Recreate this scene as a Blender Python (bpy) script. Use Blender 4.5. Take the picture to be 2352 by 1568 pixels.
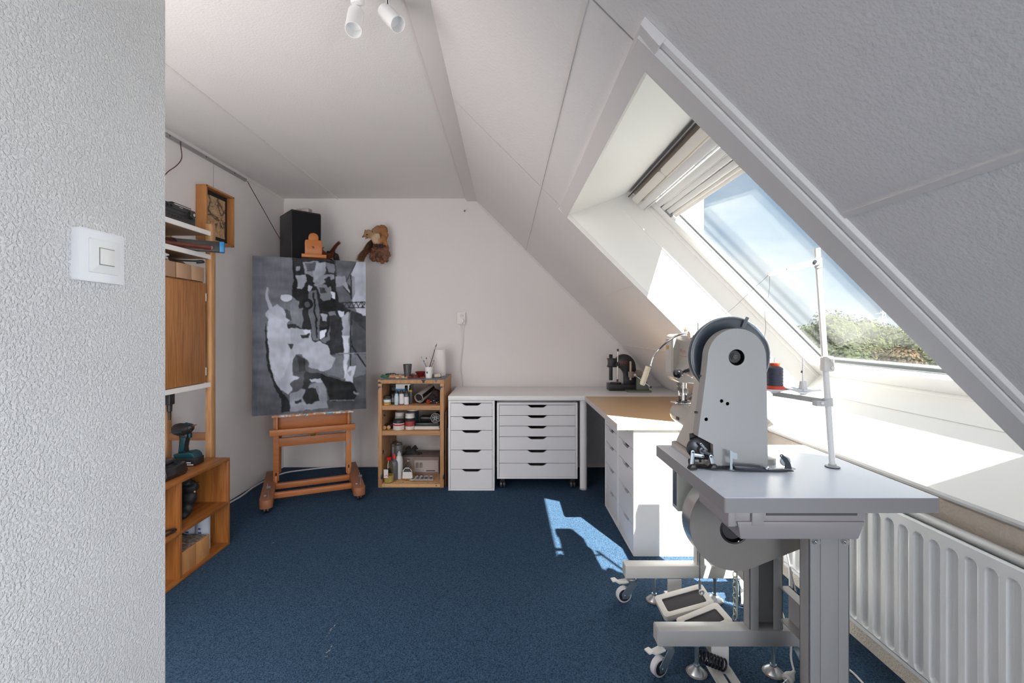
import bpy, bmesh, math, random
import numpy as np
from mathutils import Matrix, Vector, noise
random.seed(7)
PI = math.pi
for o in list(bpy.data.objects): bpy.data.objects.remove(o)
scene = bpy.context.scene
COL = scene.collection
# ------------------------------------------------------------------ camera, sky, sun, exposure
CAMZ, F = 1.254, 1045.0
cam_d = bpy.data.cameras.new('camera'); cam = bpy.data.objects.new('camera', cam_d); COL.objects.link(cam)
cam_d.sensor_width = 36; cam_d.lens = F/2352*36; cam_d.shift_x = (1176-1163)/2352; cam_d.shift_y = (757-784)/2352
cam_d.clip_start = .02; cam_d.clip_end = 2000
cam.location = (0, 0, CAMZ); cam.rotation_euler = (PI/2, 0, 0)
scene.camera = cam
scene.view_settings.view_transform = 'Standard'; scene.view_settings.look = 'None'
scene.view_settings.gamma = 1; scene.view_settings.use_curve_mapping = False
scene.view_settings.exposure = 0.62
scene.cycles.use_denoising = True
scene.cycles.max_bounces = 14; scene.cycles.diffuse_bounces = 8; scene.cycles.glossy_bounces = 4
scene.cycles.transparent_max_bounces = 16
scene.cycles.sample_clamp_indirect = 6
w = bpy.data.worlds.new('sky'); scene.world = w; w.use_nodes = True
nt = w.node_tree; N = nt.nodes; L = nt.links; N.clear()
def nd(tree, typ, **kw):
    n = tree.nodes.new(typ)
    for k, v in kw.items():
        if k in n.inputs: n.inputs[k].default_value = v
        else: setattr(n, k, v)
    return n
tc = nd(nt, 'ShaderNodeTexCoord'); sx = nd(nt, 'ShaderNodeSeparateXYZ'); L.new(tc.outputs['Generated'], sx.inputs[0])
r1 = nd(nt, 'ShaderNodeValToRGB'); L.new(sx.outputs['Z'], r1.inputs[0])
r1.color_ramp.elements[0].position = 0.0; r1.color_ramp.elements[0].color = (.55, .70, .88, 1)
r1.color_ramp.elements[1].position = .75; r1.color_ramp.elements[1].color = (.22, .42, .74, 1)
mp = nd(nt, 'ShaderNodeMapping'); mp.inputs['Scale'].default_value = (1.6, 1.6, 3.2); L.new(tc.outputs['Generated'], mp.inputs[0])
nz = nd(nt, 'ShaderNodeTexNoise'); nz.inputs['Scale'].default_value = 1.7; nz.inputs['Detail'].default_value = 7; nz.inputs['Roughness'].default_value = .55
L.new(mp.outputs[0], nz.inputs['Vector'])
r2 = nd(nt, 'ShaderNodeValToRGB'); L.new(nz.outputs['Fac'], r2.inputs[0])
r2.color_ramp.elements[0].position = .38; r2.color_ramp.elements[1].position = .62
mx = nd(nt, 'ShaderNodeMix', data_type='RGBA'); L.new(r2.outputs[0], mx.inputs['Factor'])
L.new(r1.outputs[0], mx.inputs[6]); mx.inputs[7].default_value = (.92, .95, 1.0, 1)
bg = nd(nt, 'ShaderNodeBackground'); L.new(mx.outputs[2], bg.inputs[0]); bg.inputs[1].default_value = SKY = 0.54
wo = nd(nt, 'ShaderNodeOutputWorld'); L.new(bg.outputs[0], wo.inputs[0])
sd = bpy.data.lights.new('sun', 'SUN'); sun = bpy.data.objects.new('sun', sd); COL.objects.link(sun)
sd.energy = 21; sd.angle = math.radians(.6); sd.color = (1, .965, .92)
sun.rotation_euler = Vector((.30, -.775, 1.0)).to_track_quat('Z', 'Y').to_euler(); sun.location = (8, -8, 14)
ad = bpy.data.lights.new('rear_fill', 'AREA'); ar = bpy.data.objects.new('rear_fill', ad); COL.objects.link(ar)
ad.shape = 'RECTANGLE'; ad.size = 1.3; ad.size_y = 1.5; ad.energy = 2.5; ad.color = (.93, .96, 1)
ar.location = (.25, -2.45, 1.35); ar.rotation_euler = (PI/2, 0, 0)     # weak fill lamp added behind the camera, stands for no real source
ed = bpy.data.lights.new('left_fill', 'AREA'); er = bpy.data.objects.new('left_fill', ed); COL.objects.link(er)
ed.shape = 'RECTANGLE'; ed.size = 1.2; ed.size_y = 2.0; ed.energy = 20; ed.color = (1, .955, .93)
er.location = (-1.38, .875, 1.2); er.rotation_euler = (-PI/2, 0, PI)     # invented fill, out of view behind the near wall, lifts walls and ceiling
wd_ = bpy.data.lights.new('right_fill', 'AREA'); wr = bpy.data.objects.new('right_fill', wd_); COL.objects.link(wr)
wd_.shape = 'RECTANGLE'; wd_.size = 1.1; wd_.size_y = 1.0; wd_.energy = 46; wd_.color = (.90, .95, 1)
wr.location = (.92, -.55, 1.20); wr.rotation_euler = Vector((.82, -.22, .52)).to_track_quat('Z', 'Y').to_euler()     # extra unseen lamp behind the camera, added to brighten the near wall
# ------------------------------------------------------------------ materials
_M = {}
def mat(name, col=(.8,.8,.8), rough=.5, metal=0, col2=None, ns=8, stretch=None, bump=0, bs=60, vcol=False, spec=.5,
        emit=0, contrast=.5, splat=None, alpha=1, voro=0, coat=0, stucco=False, sheen=0):
    if name in _M: return _M[name]
    m = bpy.data.materials.new(name); m.use_nodes = True; t = m.node_tree; b = t.nodes['Principled BSDF']
    b.inputs['Roughness'].default_value = rough; b.inputs['Metallic'].default_value = metal
    b.inputs['Specular IOR Level'].default_value = spec
    if coat: b.inputs['Coat Weight'].default_value = coat
    if sheen: b.inputs['Sheen Weight'].default_value = sheen
    tc = nd(t, 'ShaderNodeTexCoord'); src = None
    if vcol:
        a = nd(t, 'ShaderNodeAttribute', attribute_name='Col'); src = a.outputs['Color']
        if col2:
            n = nd(t, 'ShaderNodeTexNoise', Scale=ns, Detail=5); t.links.new(tc.outputs['Object'], n.inputs['Vector'])
            mm = nd(t, 'ShaderNodeMapRange'); mm.inputs['To Min'].default_value = 1-contrast; mm.inputs['To Max'].default_value = 1+contrast
            t.links.new(n.outputs['Fac'], mm.inputs['Value'])
            vm = nd(t, 'ShaderNodeVectorMath', operation='SCALE'); t.links.new(src, vm.inputs[0]); t.links.new(mm.outputs[0], vm.inputs['Scale']); src = vm.outputs[0]
    elif col2:
        mp = nd(t, 'ShaderNodeMapping'); t.links.new(tc.outputs['Object'], mp.inputs[0])
        if stretch: mp.inputs['Scale'].default_value = stretch
        n = nd(t, 'ShaderNodeTexNoise', Scale=ns, Detail=6, Roughness=.6); t.links.new(mp.outputs[0], n.inputs['Vector'])
        if stretch: n.inputs['Distortion'].default_value = .6
        r = nd(t, 'ShaderNodeValToRGB'); t.links.new(n.outputs['Fac'], r.inputs[0])
        r.color_ramp.elements[0].position = .5-contrast/2; r.color_ramp.elements[1].position = .5+contrast/2
        r.color_ramp.elements[0].color = (*col2, 1); r.color_ramp.elements[1].color = (*col, 1); src = r.outputs[0]
    if splat:
        n = nd(t, 'ShaderNodeTexNoise', Scale=splat[0], Detail=3); t.links.new(tc.outputs['Object'], n.inputs['Vector'])
        r = nd(t, 'ShaderNodeValToRGB'); t.links.new(n.outputs['Fac'], r.inputs[0])
        r.color_ramp.elements[0].position = splat[1]; r.color_ramp.elements[1].position = splat[1]+.03
        n2 = nd(t, 'ShaderNodeTexNoise', Scale=splat[0]*.35); t.links.new(tc.outputs['Object'], n2.inputs['Vector'])
        r3 = nd(t, 'ShaderNodeValToRGB'); r3.color_ramp.interpolation = 'CONSTANT'; t.links.new(n2.outputs['Fac'], r3.inputs[0])
        cs = splat[2]; r3.color_ramp.elements[0].color = (*cs[0], 1); r3.color_ramp.elements[1].color = (*cs[1], 1)
        r3.color_ramp.elements[0].position = 0; r3.color_ramp.elements[1].position = .47
        for k, c in enumerate(cs[2:]):
            e = r3.color_ramp.elements.new(.52+.05*k); e.color = (*c, 1)
        x = nd(t, 'ShaderNodeMix', data_type='RGBA'); t.links.new(r.outputs[0], x.inputs['Factor'])
        if src: t.links.new(src, x.inputs[6])
        else: x.inputs[6].default_value = (*col, 1)
        t.links.new(r3.outputs[0], x.inputs[7]); src = x.outputs[2]
    if src: t.links.new(src, b.inputs['Base Color'])
    else: b.inputs['Base Color'].default_value = (*col, 1)
    if bump:
        n = nd(t, 'ShaderNodeTexNoise', Scale=bs, Detail=3 if stucco else 2, Roughness=.55); t.links.new(tc.outputs['Object'], n.inputs['Vector'])
        hsrc = n.outputs['Fac']
        if stucco:
            r = nd(t, 'ShaderNodeValToRGB'); t.links.new(hsrc, r.inputs[0]); r.color_ramp.elements[0].position = .42; r.color_ramp.elements[1].position = .66; hsrc = r.outputs[0]
        bp = nd(t, 'ShaderNodeBump', Strength=1.0); bp.inputs['Distance'].default_value = bump
        t.links.new(hsrc, bp.inputs['Height']); t.links.new(bp.outputs[0], b.inputs['Normal'])
    if emit: b.inputs['Emission Strength'].default_value = emit
    if alpha < 1: b.inputs['Alpha'].default_value = alpha
    m.diffuse_color = (*col, 1)
    _M[name] = m; return m
def glass(name, tint=(1,1,1), gloss=1.0, k=1.0):
    if name in _M: return _M[name]
    m = bpy.data.materials.new(name); m.use_nodes = True; t = m.node_tree; t.nodes.clear()
    o = nd(t, 'ShaderNodeOutputMaterial'); mxs = nd(t, 'ShaderNodeMixShader'); tr = nd(t, 'ShaderNodeBsdfTransparent'); tr.inputs[0].default_value = (*tint, 1)
    gl = nd(t, 'ShaderNodeBsdfGlossy', Roughness=.01); lw = nd(t, 'ShaderNodeLayerWeight', Blend=.5)
    p5 = nd(t, 'ShaderNodeMath', operation='POWER'); t.links.new(lw.outputs['Facing'], p5.inputs[0]); p5.inputs[1].default_value = 5
    ma = nd(t, 'ShaderNodeMath', operation='MULTIPLY_ADD'); t.links.new(p5.outputs[0], ma.inputs[0]); ma.inputs[1].default_value = .96*k; ma.inputs[2].default_value = .04*k; ma.use_clamp = True
    t.links.new(ma.outputs[0], mxs.inputs[0]); t.links.new(tr.outputs[0], mxs.inputs[1]); t.links.new(gl.outputs[0], mxs.inputs[2]); t.links.new(mxs.outputs[0], o.inputs[0])
    _M[name] = m; return m
STUCCO = mat('white_stucco', (.83,.82,.815), .9, bump=.0016, bs=230, stucco=True, spec=.2, col2=(.76,.745,.745), ns=3)
STUCCOC = mat('fine_stucco', (.80,.785,.78), .9, bump=.0016, bs=110, spec=.2, col2=(.77,.755,.75), ns=2)
PLASTER = mat('white_plaster', (.80,.775,.77), .9, bump=.0008, bs=70, spec=.2, col2=(.77,.745,.74), ns=1.2)
WPAINT = mat('white_gloss_paint', (.86,.85,.83), .42, bump=.0002, bs=25)
TRIMP = mat('trim_paint', (.76,.735,.72), .5, bump=.0003, bs=40)
KNEE = mat('cream_stucco', (.80,.72,.63), .9, bump=.0018, bs=110, stucco=True, spec=.2)
CARPET = mat('blue_carpet', (.060,.114,.186), .95, col2=(.017,.038,.073), ns=190, contrast=.26, bump=.006, bs=230, spec=.1)
WHITE = mat('white_lacquer', (.84,.84,.85), .35, spec=.4)
# ------------------------------------------------------------------ mesh builder
class MB:
    def __init__(s, M=None): s.v = []; s.f = []; s.M = M
    def add(s, vs, fs):
        k = len(s.v); s.v += [Vector(p) for p in vs]; s.f += [tuple(i+k for i in f) for f in fs]; return s
    def box(s, x0, x1, y0, y1, z0, z1, M=None):
        vs = [Vector(p) for p in ((x0,y0,z0),(x1,y0,z0),(x1,y1,z0),(x0,y1,z0),(x0,y0,z1),(x1,y0,z1),(x1,y1,z1),(x0,y1,z1))]
        if M: vs = [M @ p for p in vs]
        return s.add(vs, [(0,3,2,1),(4,5,6,7),(0,1,5,4),(1,2,6,5),(2,3,7,6),(3,0,4,7)])
    def cyl(s, p0, p1, r0, r1=None, n=20, cap=True):
        r1 = r0 if r1 is None else r1
        return s.rings([(Vector(p0), r0), (Vector(p1), r1)], n, cap)
    def rings(s, pr, n=16, cap=True):       # a tube through points with radii
        pts = [Vector(p) for p, r in pr]; k = len(pts); vs = []; u = None
        for i in range(k):
            t = (pts[min(i+1,k-1)]-pts[max(i-1,0)])
            t = t.normalized() if t.length > 1e-9 else Vector((0,0,1))
            if u is None:
                a = Vector((0,0,1)) if abs(t.z) < .9 else Vector((1,0,0)); u = t.cross(a).normalized()
            else:
                u = (u - t*u.dot(t)); u = u.normalized() if u.length > 1e-6 else t.orthogonal().normalized()
            w_ = t.cross(u)
            for j in range(n):
                a = 2*PI*j/n; vs.append(pts[i] + (u*math.cos(a)+w_*math.sin(a))*pr[i][1])
        fs = [(i*n+j, i*n+(j+1)%n, (i+1)*n+(j+1)%n, (i+1)*n+j) for i in range(k-1) for j in range(n)]
        if cap: fs += [tuple(range(n-1,-1,-1)), tuple((k-1)*n+j for j in range(n))]
        return s.add(vs, fs)
    def tube(s, pts, r, n=8, sub=6):
        pts = spline(pts, sub); return s.rings([(p, r) for p in pts], n)
    def lathe(s, prof, c=(0,0,0), axis=(0,0,1), n=24, cap=True):   # prof: (radius, height)
        ax = Vector(axis).normalized(); u = ax.orthogonal().normalized(); w_ = ax.cross(u); c = Vector(c)
        vs = [c + ax*h + (u*math.cos(2*PI*j/n)+w_*math.sin(2*PI*j/n))*max(r, 1e-5) for r, h in prof for j in range(n)]
        k = len(prof)
        fs = [(i*n+j, i*n+(j+1)%n, (i+1)*n+(j+1)%n, (i+1)*n+j) for i in range(k-1) for j in range(n)]
        if cap: fs += [tuple(range(n-1,-1,-1)), tuple((k-1)*n+j for j in range(n))]
        return s.add(vs, fs)
    def ball(s, c, r, n=14, sc=(1,1,1)):
        c = Vector(c); m = n//2
        prof = [(math.sin(PI*i/m), -math.cos(PI*i/m)) for i in range(m+1)]
        vs = [c + Vector((max(a,1e-4)*math.cos(2*PI*j/n)*sc[0]*r, max(a,1e-4)*math.sin(2*PI*j/n)*sc[1]*r, h*sc[2]*r)) for a, h in prof for j in range(n)]
        fs = [(i*n+j, i*n+(j+1)%n, (i+1)*n+(j+1)%n, (i+1)*n+j) for i in range(m) for j in range(n)]
        return s.add(vs, fs)
    def prism(s, loops, fn, d0, d1):        # loops: outer first then holes, 2D; fn(a,b,d) -> point
        bm = bmesh.new(); allv = []; edges = []
        for lp in loops:
            vv = [bm.verts.new((a, b, 0)) for a, b in lp]; allv.append(vv)
            for i in range(len(vv)): edges.append(bm.edges.new((vv[i], vv[(i+1) % len(vv)])))
        bmesh.ops.triangle_fill(bm, use_beauty=True, edges=edges)
        bm.verts.index_update()
        P = [v.co.copy() for v in bm.verts]; tri = [[v.index for v in f.verts] for f in bm.faces]; n = len(P)
        lo = [[v.index for v in vv] for vv in allv]; bm.free()
        vs = [Vector(fn(p.x, p.y, d0)) for p in P] + [Vector(fn(p.x, p.y, d1)) for p in P]
        fs = [tuple(t) for t in tri] + [tuple(i+n for i in reversed(t)) for t in tri]
        for vv in lo:
            for i in range(len(vv)): a, b = vv[i], vv[(i+1) % len(vv)]; fs.append((a, b, b+n, a+n))
        return s.add(vs, fs)
    def torus(s, c, R, r, axis=(0,0,1), n=20, m=8, sc=1.0, up=None):
        ax = Vector(axis).normalized(); u = (Vector(up).normalized() if up else ax.orthogonal().normalized()); w_ = ax.cross(u); c = Vector(c); vs = []
        for i in range(n):
            a = 2*PI*i/n; d = u*math.cos(a)*sc + w_*math.sin(a); dn = d.normalized()
            for j in range(m):
                b = 2*PI*j/m; vs.append(c + d*R + dn*(r*math.cos(b)) + ax*(r*math.sin(b)))
        return s.add(vs, [(i*m+j, ((i+1)%n)*m+j, ((i+1)%n)*m+(j+1)%m, i*m+(j+1)%m) for i in range(n) for j in range(m)])
def spline(pts, sub=6):
    pts = [Vector(p) for p in pts]; out = []
    if len(pts) < 3 or sub < 2: return pts
    for i in range(len(pts)-1):
        p0 = pts[max(i-1,0)]; p1 = pts[i]; p2 = pts[i+1]; p3 = pts[min(i+2,len(pts)-1)]
        for k in range(sub):
            t = k/sub
            out.append(.5*((2*p1)+(p2-p0)*t+(2*p0-5*p1+4*p2-p3)*t*t+(3*p1-p0-3*p2+p3)*t**3))
    return out+[pts[-1]]
XZ = lambda a, b, d: (a, d, b)
YZ = lambda a, b, d: (d, a, b)
XY = lambda a, b, d: (a, b, d)
def rrect(x0, x1, y0, y1, r, n=5):
    o = []
    for cx, cy, a0 in ((x1-r,y1-r,0),(x0+r,y1-r,90),(x0+r,y0+r,180),(x1-r,y0+r,270)):
        for i in range(n+1):
            a = math.radians(a0+90*i/n); o.append((cx+r*math.cos(a), cy+r*math.sin(a)))
    return o
def circ(cx, cy, r, n=24): return [(cx+r*math.cos(2*PI*i/n), cy+r*math.sin(2*PI*i/n)) for i in range(n)]
def W(o):
    m = Matrix.LocRotScale(o.location, o.rotation_euler, o.scale)
    return (W(o.parent) @ m) if o.parent else m
def setp(o, label=None, cat=None, group=None, kind=None):
    for k, v in (('label', label), ('category', cat), ('group', group), ('kind', kind)):
        if v: o[k] = v
    return o
GRP = [None]      # when set, (drawing centre, centre in the room, size) of the group of things being built
def tg(p): c, c2, k = GRP[0]; return c2+(Vector(p)-c)*k
def root(name, loc, label, cat, group=None, rz=0, kind=None):
    if GRP[0]: loc = tg(loc)
    o = bpy.data.objects.new(name, None); o.empty_display_size = .05; COL.objects.link(o); o.location = loc; o.rotation_euler = (0, 0, rz)
    return setp(o, label, cat, group, kind)
def put(name, mb, m, parent=None, label=None, cat=None, group=None, kind=None, bev=0, sm=True, seg=2, world=True, fix=True):
    """mb in world coordinates (or in the parent's with world=False) -> one mesh object"""
    vs = [mb.M @ p for p in mb.v] if mb.M else list(mb.v)
    if GRP[0]: vs = [tg(p) for p in vs]
    if parent and world:
        inv = W(parent).inverted(); vs = [inv @ p for p in vs]
    lo = Vector([min(p[i] for p in vs) for i in range(3)]); hi = Vector([max(p[i] for p in vs) for i in range(3)])
    c = (lo+hi)/2
    if not parent: c.z = lo.z
    me = bpy.data.meshes.new(name); me.from_pydata([p-c for p in vs], [], mb.f)
    bm = bmesh.new(); bm.from_mesh(me)
    if fix: bmesh.ops.recalc_face_normals(bm, faces=bm.faces)
    if bev:
        es = [e for e in bm.edges if len(e.link_faces) == 2 and e.calc_face_angle(0) > .6]
        try: bmesh.ops.bevel(bm, geom=es, offset=bev, segments=seg, affect='EDGES', clamp_overlap=True, profile=.5)
        except Exception: pass
    bm.to_mesh(me); bm.free()
    if sm: me.shade_smooth(); me.set_sharp_from_angle(angle=math.radians(38))
    for x in (m if isinstance(m, (list, tuple)) else [m]): me.materials.append(x)
    o = bpy.data.objects.new(name, me); COL.objects.link(o); o.location = c
    if parent: o.parent = parent
    return setp(o, label, cat, group, kind)
def copy_tree(o, parent=None):
    c = o.copy(); COL.objects.link(c); c.parent = parent
    for ch in [x for x in bpy.data.objects if x.parent == o]: copy_tree(ch, c)
    return c
def text(s, size, M, m, parent, name='lettering', th=.0004, kern=1.0):
    cu = bpy.data.curves.new(name, 'FONT'); cu.body = s; cu.size = size; cu.extrude = th; cu.space_character = kern; cu.align_x = 'CENTER'; cu.align_y = 'CENTER'
    t = bpy.data.objects.new('tmp', cu); COL.objects.link(t); bpy.context.view_layer.update()
    me = bpy.data.meshes.new_from_object(t.evaluated_get(bpy.context.evaluated_depsgraph_get())); bpy.data.objects.remove(t)
    mb = MB(); mb.add([M @ v.co for v in me.vertices], [tuple(p.vertices) for p in me.polygons]); bpy.data.meshes.remove(me)
    return put(name, mb, m, parent, sm=False, fix=False)
def P(u, v, D): return Vector(((u-1163)*D/F, D, CAMZ-(v-757)*D/F))
def frame_to(x, y, z, c): return Matrix(((x[0],y[0],z[0],c[0]),(x[1],y[1],z[1],c[1]),(x[2],y[2],z[2],c[2]),(0,0,0,1)))
# ------------------------------------------------------------------ the room
put('floor', MB().box(-2.15, 1.55, -2.6, 4.2, -.05, 0), CARPET, kind='structure', sm=False)
put('wall_back', MB().box(-2.15, 1.8, 4.15, 4.3, 0, 2.75), PLASTER, kind='structure', sm=False)
put('wall_left', MB().box(-2.18, -2.03, .7, 4.15, 0, 2.62), PLASTER, kind='structure', sm=False)
put('wall_near', MB().box(-2.15, -.645, -2.6, .863, 0, 2.6), STUCCO, kind='structure', bev=.004)
put('wall_rear', MB().box(-.7, 1.8, -2.7, -2.55, 0, 2.75), PLASTER, kind='structure', sm=False)
put('wall_knee', MB().box(1.42, 1.60, -2.6, 4.15, 0, .70), KNEE, kind='structure', sm=False)
put('ceiling', MB().box(-2.15, -.30, -2.6, 4.2, 2.45, 2.62), STUCCOC, kind='structure', sm=False)
put('trim_1', MB().box(-.36, -.262, -2.55, 4.15, 2.424, 2.52).box(-.372, -.357, -2.55, 4.15, 2.438, 2.45), TRIMP, kind='structure', bev=.003)
put('trim_2', MB().box(-1.545, -1.53, .87, 4.15, 2.444, 2.45), TRIMP, kind='structure', sm=False)
RM = frame_to((.70711,0,-.70711), (0,1,0), (.70711,0,.70711), (0,0,2.154))   # roof frame: e down the slope, y, n outward
EN = lambda a, b, d: (a, d, b)
YA, YB = .99, 2.30       # recess in the roof
mb = MB(RM)
mb.box(-.55, 2.35, -2.6, YA-.004, 0, .37).box(-.55, 2.35, YB+.004, 4.2, 0, .37)
mb.prism([[(-.55,0),(.44,0),(.585,.37),(-.55,.37)]], EN, YA-.01, YB+.01)
mb.prism([[(1.95,0),(2.35,0),(2.35,.37),(1.93,.37)]], EN, YA-.01, YB+.01)
put('wall_slope', mb, STUCCOC, kind='structure', sm=False)
for k, (e, wd) in enumerate(((-.424+.0, .006), (.0,0), (.0,0))):
    pass
def strip(n, x, y0, y1):      # seam batten between the roof boards, running along the room
    e = x*1.41421; put(n, MB(RM).box(e-.006, e+.006, y0, y1, -.004, .001), TRIMP, kind='structure', sm=False)
strip('trim_3', .175, -2.5, 4.15); strip('trim_4', .672, 2.33, 4.15); strip('trim_5', .672, -2.5, .92)
strip('trim_6', 1.04, 2.33, 4.15); strip('trim_7', 1.04, -2.5, .92)
put('trim_8', MB(RM).box(-.35, 2.0, 4.132, 4.15, -.010, .001), TRIMP, kind='structure', sm=False)
# reveal linings and casing of the recess
put('trim_9', MB(RM).prism([[(.44,0),(.4525,-.002),(.592,.30),(.58,.30)]], EN, YA, YB), WPAINT, kind='structure', sm=False)
rev = [(.4525,0),(.592,.30),(1.912,.30),(1.936,0)]
far = MB(RM).prism([rev], EN, 2.29, 2.304)
far.prism([[(.60,.205),(.605,.30),(1.912,.30),(1.92,.205)]], EN, 2.286, 2.291)
put('trim_10', far, WPAINT, kind='structure', sm=False)
put('trim_11', MB(RM).prism([rev], EN, .986, .998), WPAINT, kind='structure', sm=False)
sill = root('windowsill', RM @ Vector((1.95, 1.6, 0)), 'long white sill board sloping up to the roof window, behind the sewing table', 'windowsill')
sb = MB(RM)
sb.prism([[(1.928,-.046),(1.936,-.052),(1.954,-.052),(1.958,-.046),(1.958,-.0),(1.932,.30),(1.911,.30)]], EN, .80, 2.33)
put('sill_board', sb, WPAINT, sill, sm=False)
put('moulding', MB(RM).prism([[(1.958,-.036),(1.972,-.034),(1.980,-.022),(1.990,-.02),(1.990,0),(1.958,0)]], EN, .80, 2.33), TRIMP, sill)
put('joint_strip', MB(RM).prism([[(1.914,.205),(1.911,.205),(1.907,.298),(1.911,.298)]], EN, .998, 2.288), WPAINT, sill, sm=False)
cas = MB(RM)
cas.prism([[(.39,.0),(.395,-.018),(.4525,-.022),(.4525,0)]], EN, .905, 2.312)
cas.prism([[(.92,.0),(.925,-.016),(.935,-.022),(.999,-.022),(.999,0)]], lambda a, b, d: (d, a, b), .402, 2.0)
cas.prism([[(.905,.0),(.908,-.010),(.92,-.013),(.92,0)]], lambda a, b, d: (d, a, b), .400, 2.0)
cas.prism([[(2.289,.0),(2.289,-.022),(2.308,-.020),(2.312,0)]], lambda a, b, d: (d, a, b), .39, 1.94)
put('trim_12', cas, TRIMP, kind='structure', bev=.0015, sm=False)
# roof window
win = root('window_1', RM @ Vector((1.25, 1.64, .33)), 'white centre-pivot roof window in the sloping ceiling, blinds rolled up at its top', 'window', kind='structure')
def ring(mb, e0, e1, y0, y1, t0, t1, ty, n0, n1):
    mb.box(e0, e0+t0, y0, y1, n0, n1).box(e1-t1, e1, y0, y1, n0, n1).box(e0, e1, y0, y0+ty, n0, n1).box(e0, e1, y1-ty, y1, n0, n1); return mb
put('outer_frame', ring(MB(RM), .57, 1.94, .985, 2.305, .03, .035, .03, .295, .40), WPAINT, win, bev=.003)
put('sash', ring(MB(RM), .605, 1.903, 1.018, 2.272, .07, .076, .072, .310, .365), WPAINT, win, bev=.004)
put('gasket', ring(MB(RM), .672, 1.830, 1.086, 2.204, .006, .005, .006, .335, .352), mat('rubber_gasket', (.25,.26,.27), .6), win, sm=False)
GL = glass('window_glass', (.985,.995,.99), k=.36)
put('glass_pane', MB(RM).box(.674, 1.828, 1.088, 2.202, .346, .349), GL, win, sm=False)
put('glass_pane', MB(RM).box(.674, 1.828, 1.088, 2.202, .364, .367), GL, win, sm=False)
put('spacer_bar', ring(MB(RM), .676, 1.826, 1.090, 2.200, .008, .008, .008, .350, .363), mat('spacer', (.6,.62,.62), .4, .6), win, sm=False)
OFFW = mat('cream_plastic', (.80,.765,.71), .45); ALW = mat('white_aluminium', (.80,.79,.78), .35, .1)
vb = MB(RM)
for k in range(3):
    y0 = 1.03 + k*.413; vb.prism([rrect(y0, y0+.408, .618, .655, .017)], lambda a, b, d: (b, a, d), .262, .300)
put('ventilation_flap', vb, OFFW, win, bev=.003)
put('flap_backing', MB(RM).box(.600, .66, 1.02, 2.27, .298, .312), mat('beige_board', (.66,.56,.46), .6), win, sm=False)
put('handle_bar', MB(RM).box(.664, .696, 1.02, 2.27, .262, .285).box(.700, .706, 1.02, 2.27, .268, .30), ALW, win, bev=.003)
put('gap_strip', MB(RM).box(.596, .601, 1.02, 2.27, .262, .299), mat('dark_gap', (.05,.04,.035), .8), win, sm=False)
for k, (e0, e1, n0) in enumerate(((.712,.742,.300), (.748,.770,.306), (.775,.800,.312))):
    bl = MB(RM).box(e0, e1, 1.092, 2.198, n0, .338).box(e1-.002, e1+.004, 1.092, 2.198, n0+.012, .338)
    c = put('blind_rail', bl, ALW, win, bev=.004)
bl = MB(RM); bl.cyl((.812, 1.10, .328), (.812, 2.19, .328), .0085); bl.box(.815, .832, 1.10, 2.19, .322, .338); put('bottom_bar', bl, OFFW, win, bev=.001)
for y in (1.094, 2.192): put('blind_bracket', MB(RM).box(.74, .815, y-.004, y+.004, .306, .33), mat('grey_plastic', (.25,.26,.28), .5), win, bev=.001)
put('screw_hole', MB().cyl(P(1841.5, 853.5, 2.288), P(1841.5,853.5,2.284), .006, .006, 14), mat('dark_gap'), bpy.data.objects['trim_10'])
# ------------------------------------------------------------------ more materials
GREYTOP = mat('grey_laminate', (.80,.84,.94), .28, spec=.5)
EDGE = mat('grey_edge_band', (.27,.265,.275), .5)
TAN = mat('beech_laminate', (.72,.50,.29), .42, col2=(.64,.43,.24), ns=6, stretch=(1,12,1), contrast=.7)
PINE = mat('pine_wood', (.55,.31,.145), .5, col2=(.36,.18,.07), ns=5, stretch=(9,9,.8), contrast=.34)
PINEH = mat('orange_pine', (.55,.22,.065), .42, col2=(.33,.105,.03), ns=5, stretch=(9,1.0,12), contrast=.6)
DOORW = mat('cabinet_pine', (.48,.215,.070), .42, col2=(.29,.105,.028), ns=6, stretch=(3,14,.7), contrast=.36)
EASEL = mat('beech_easel', (.50,.185,.062), .42, col2=(.40,.135,.042), ns=6, stretch=(1.2,9,9), contrast=.4)
SHELFW = mat('rough_pine', (.55,.31,.15), .6, col2=(.40,.20,.085), ns=7, stretch=(1,5,9), contrast=.36)
SHELFS = mat('paint_stained_pine', (.55,.31,.15), .6, col2=(.40,.20,.085), ns=7, stretch=(8,8,1), contrast=.36,
             splat=(11, .64, [(.05,.12,.22),(.02,.03,.05),(.18,.36,.38),(.5,.5,.45)]))
BLACK = mat('black_plastic', (.018,.018,.02), .4); DARK = mat('dark_inside', (.01,.01,.012), .9)
STEEL = mat('zinc_steel', (.62,.65,.67), .28, 1); CHROME = mat('chrome', (.8,.8,.8), .12, 1)
DKMETAL = mat('dark_steel', (.06,.065,.08), .38, .6); RUBBER = mat('black_rubber', (.02,.02,.022), .7)
def flat(name, c=(.5,.5,.5), r=.5, **k): return mat(name, c, r, **k)
CARD = flat('cardboard', (.47,.29,.18), .8, col2=(.42,.25,.15), ns=5)
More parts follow.
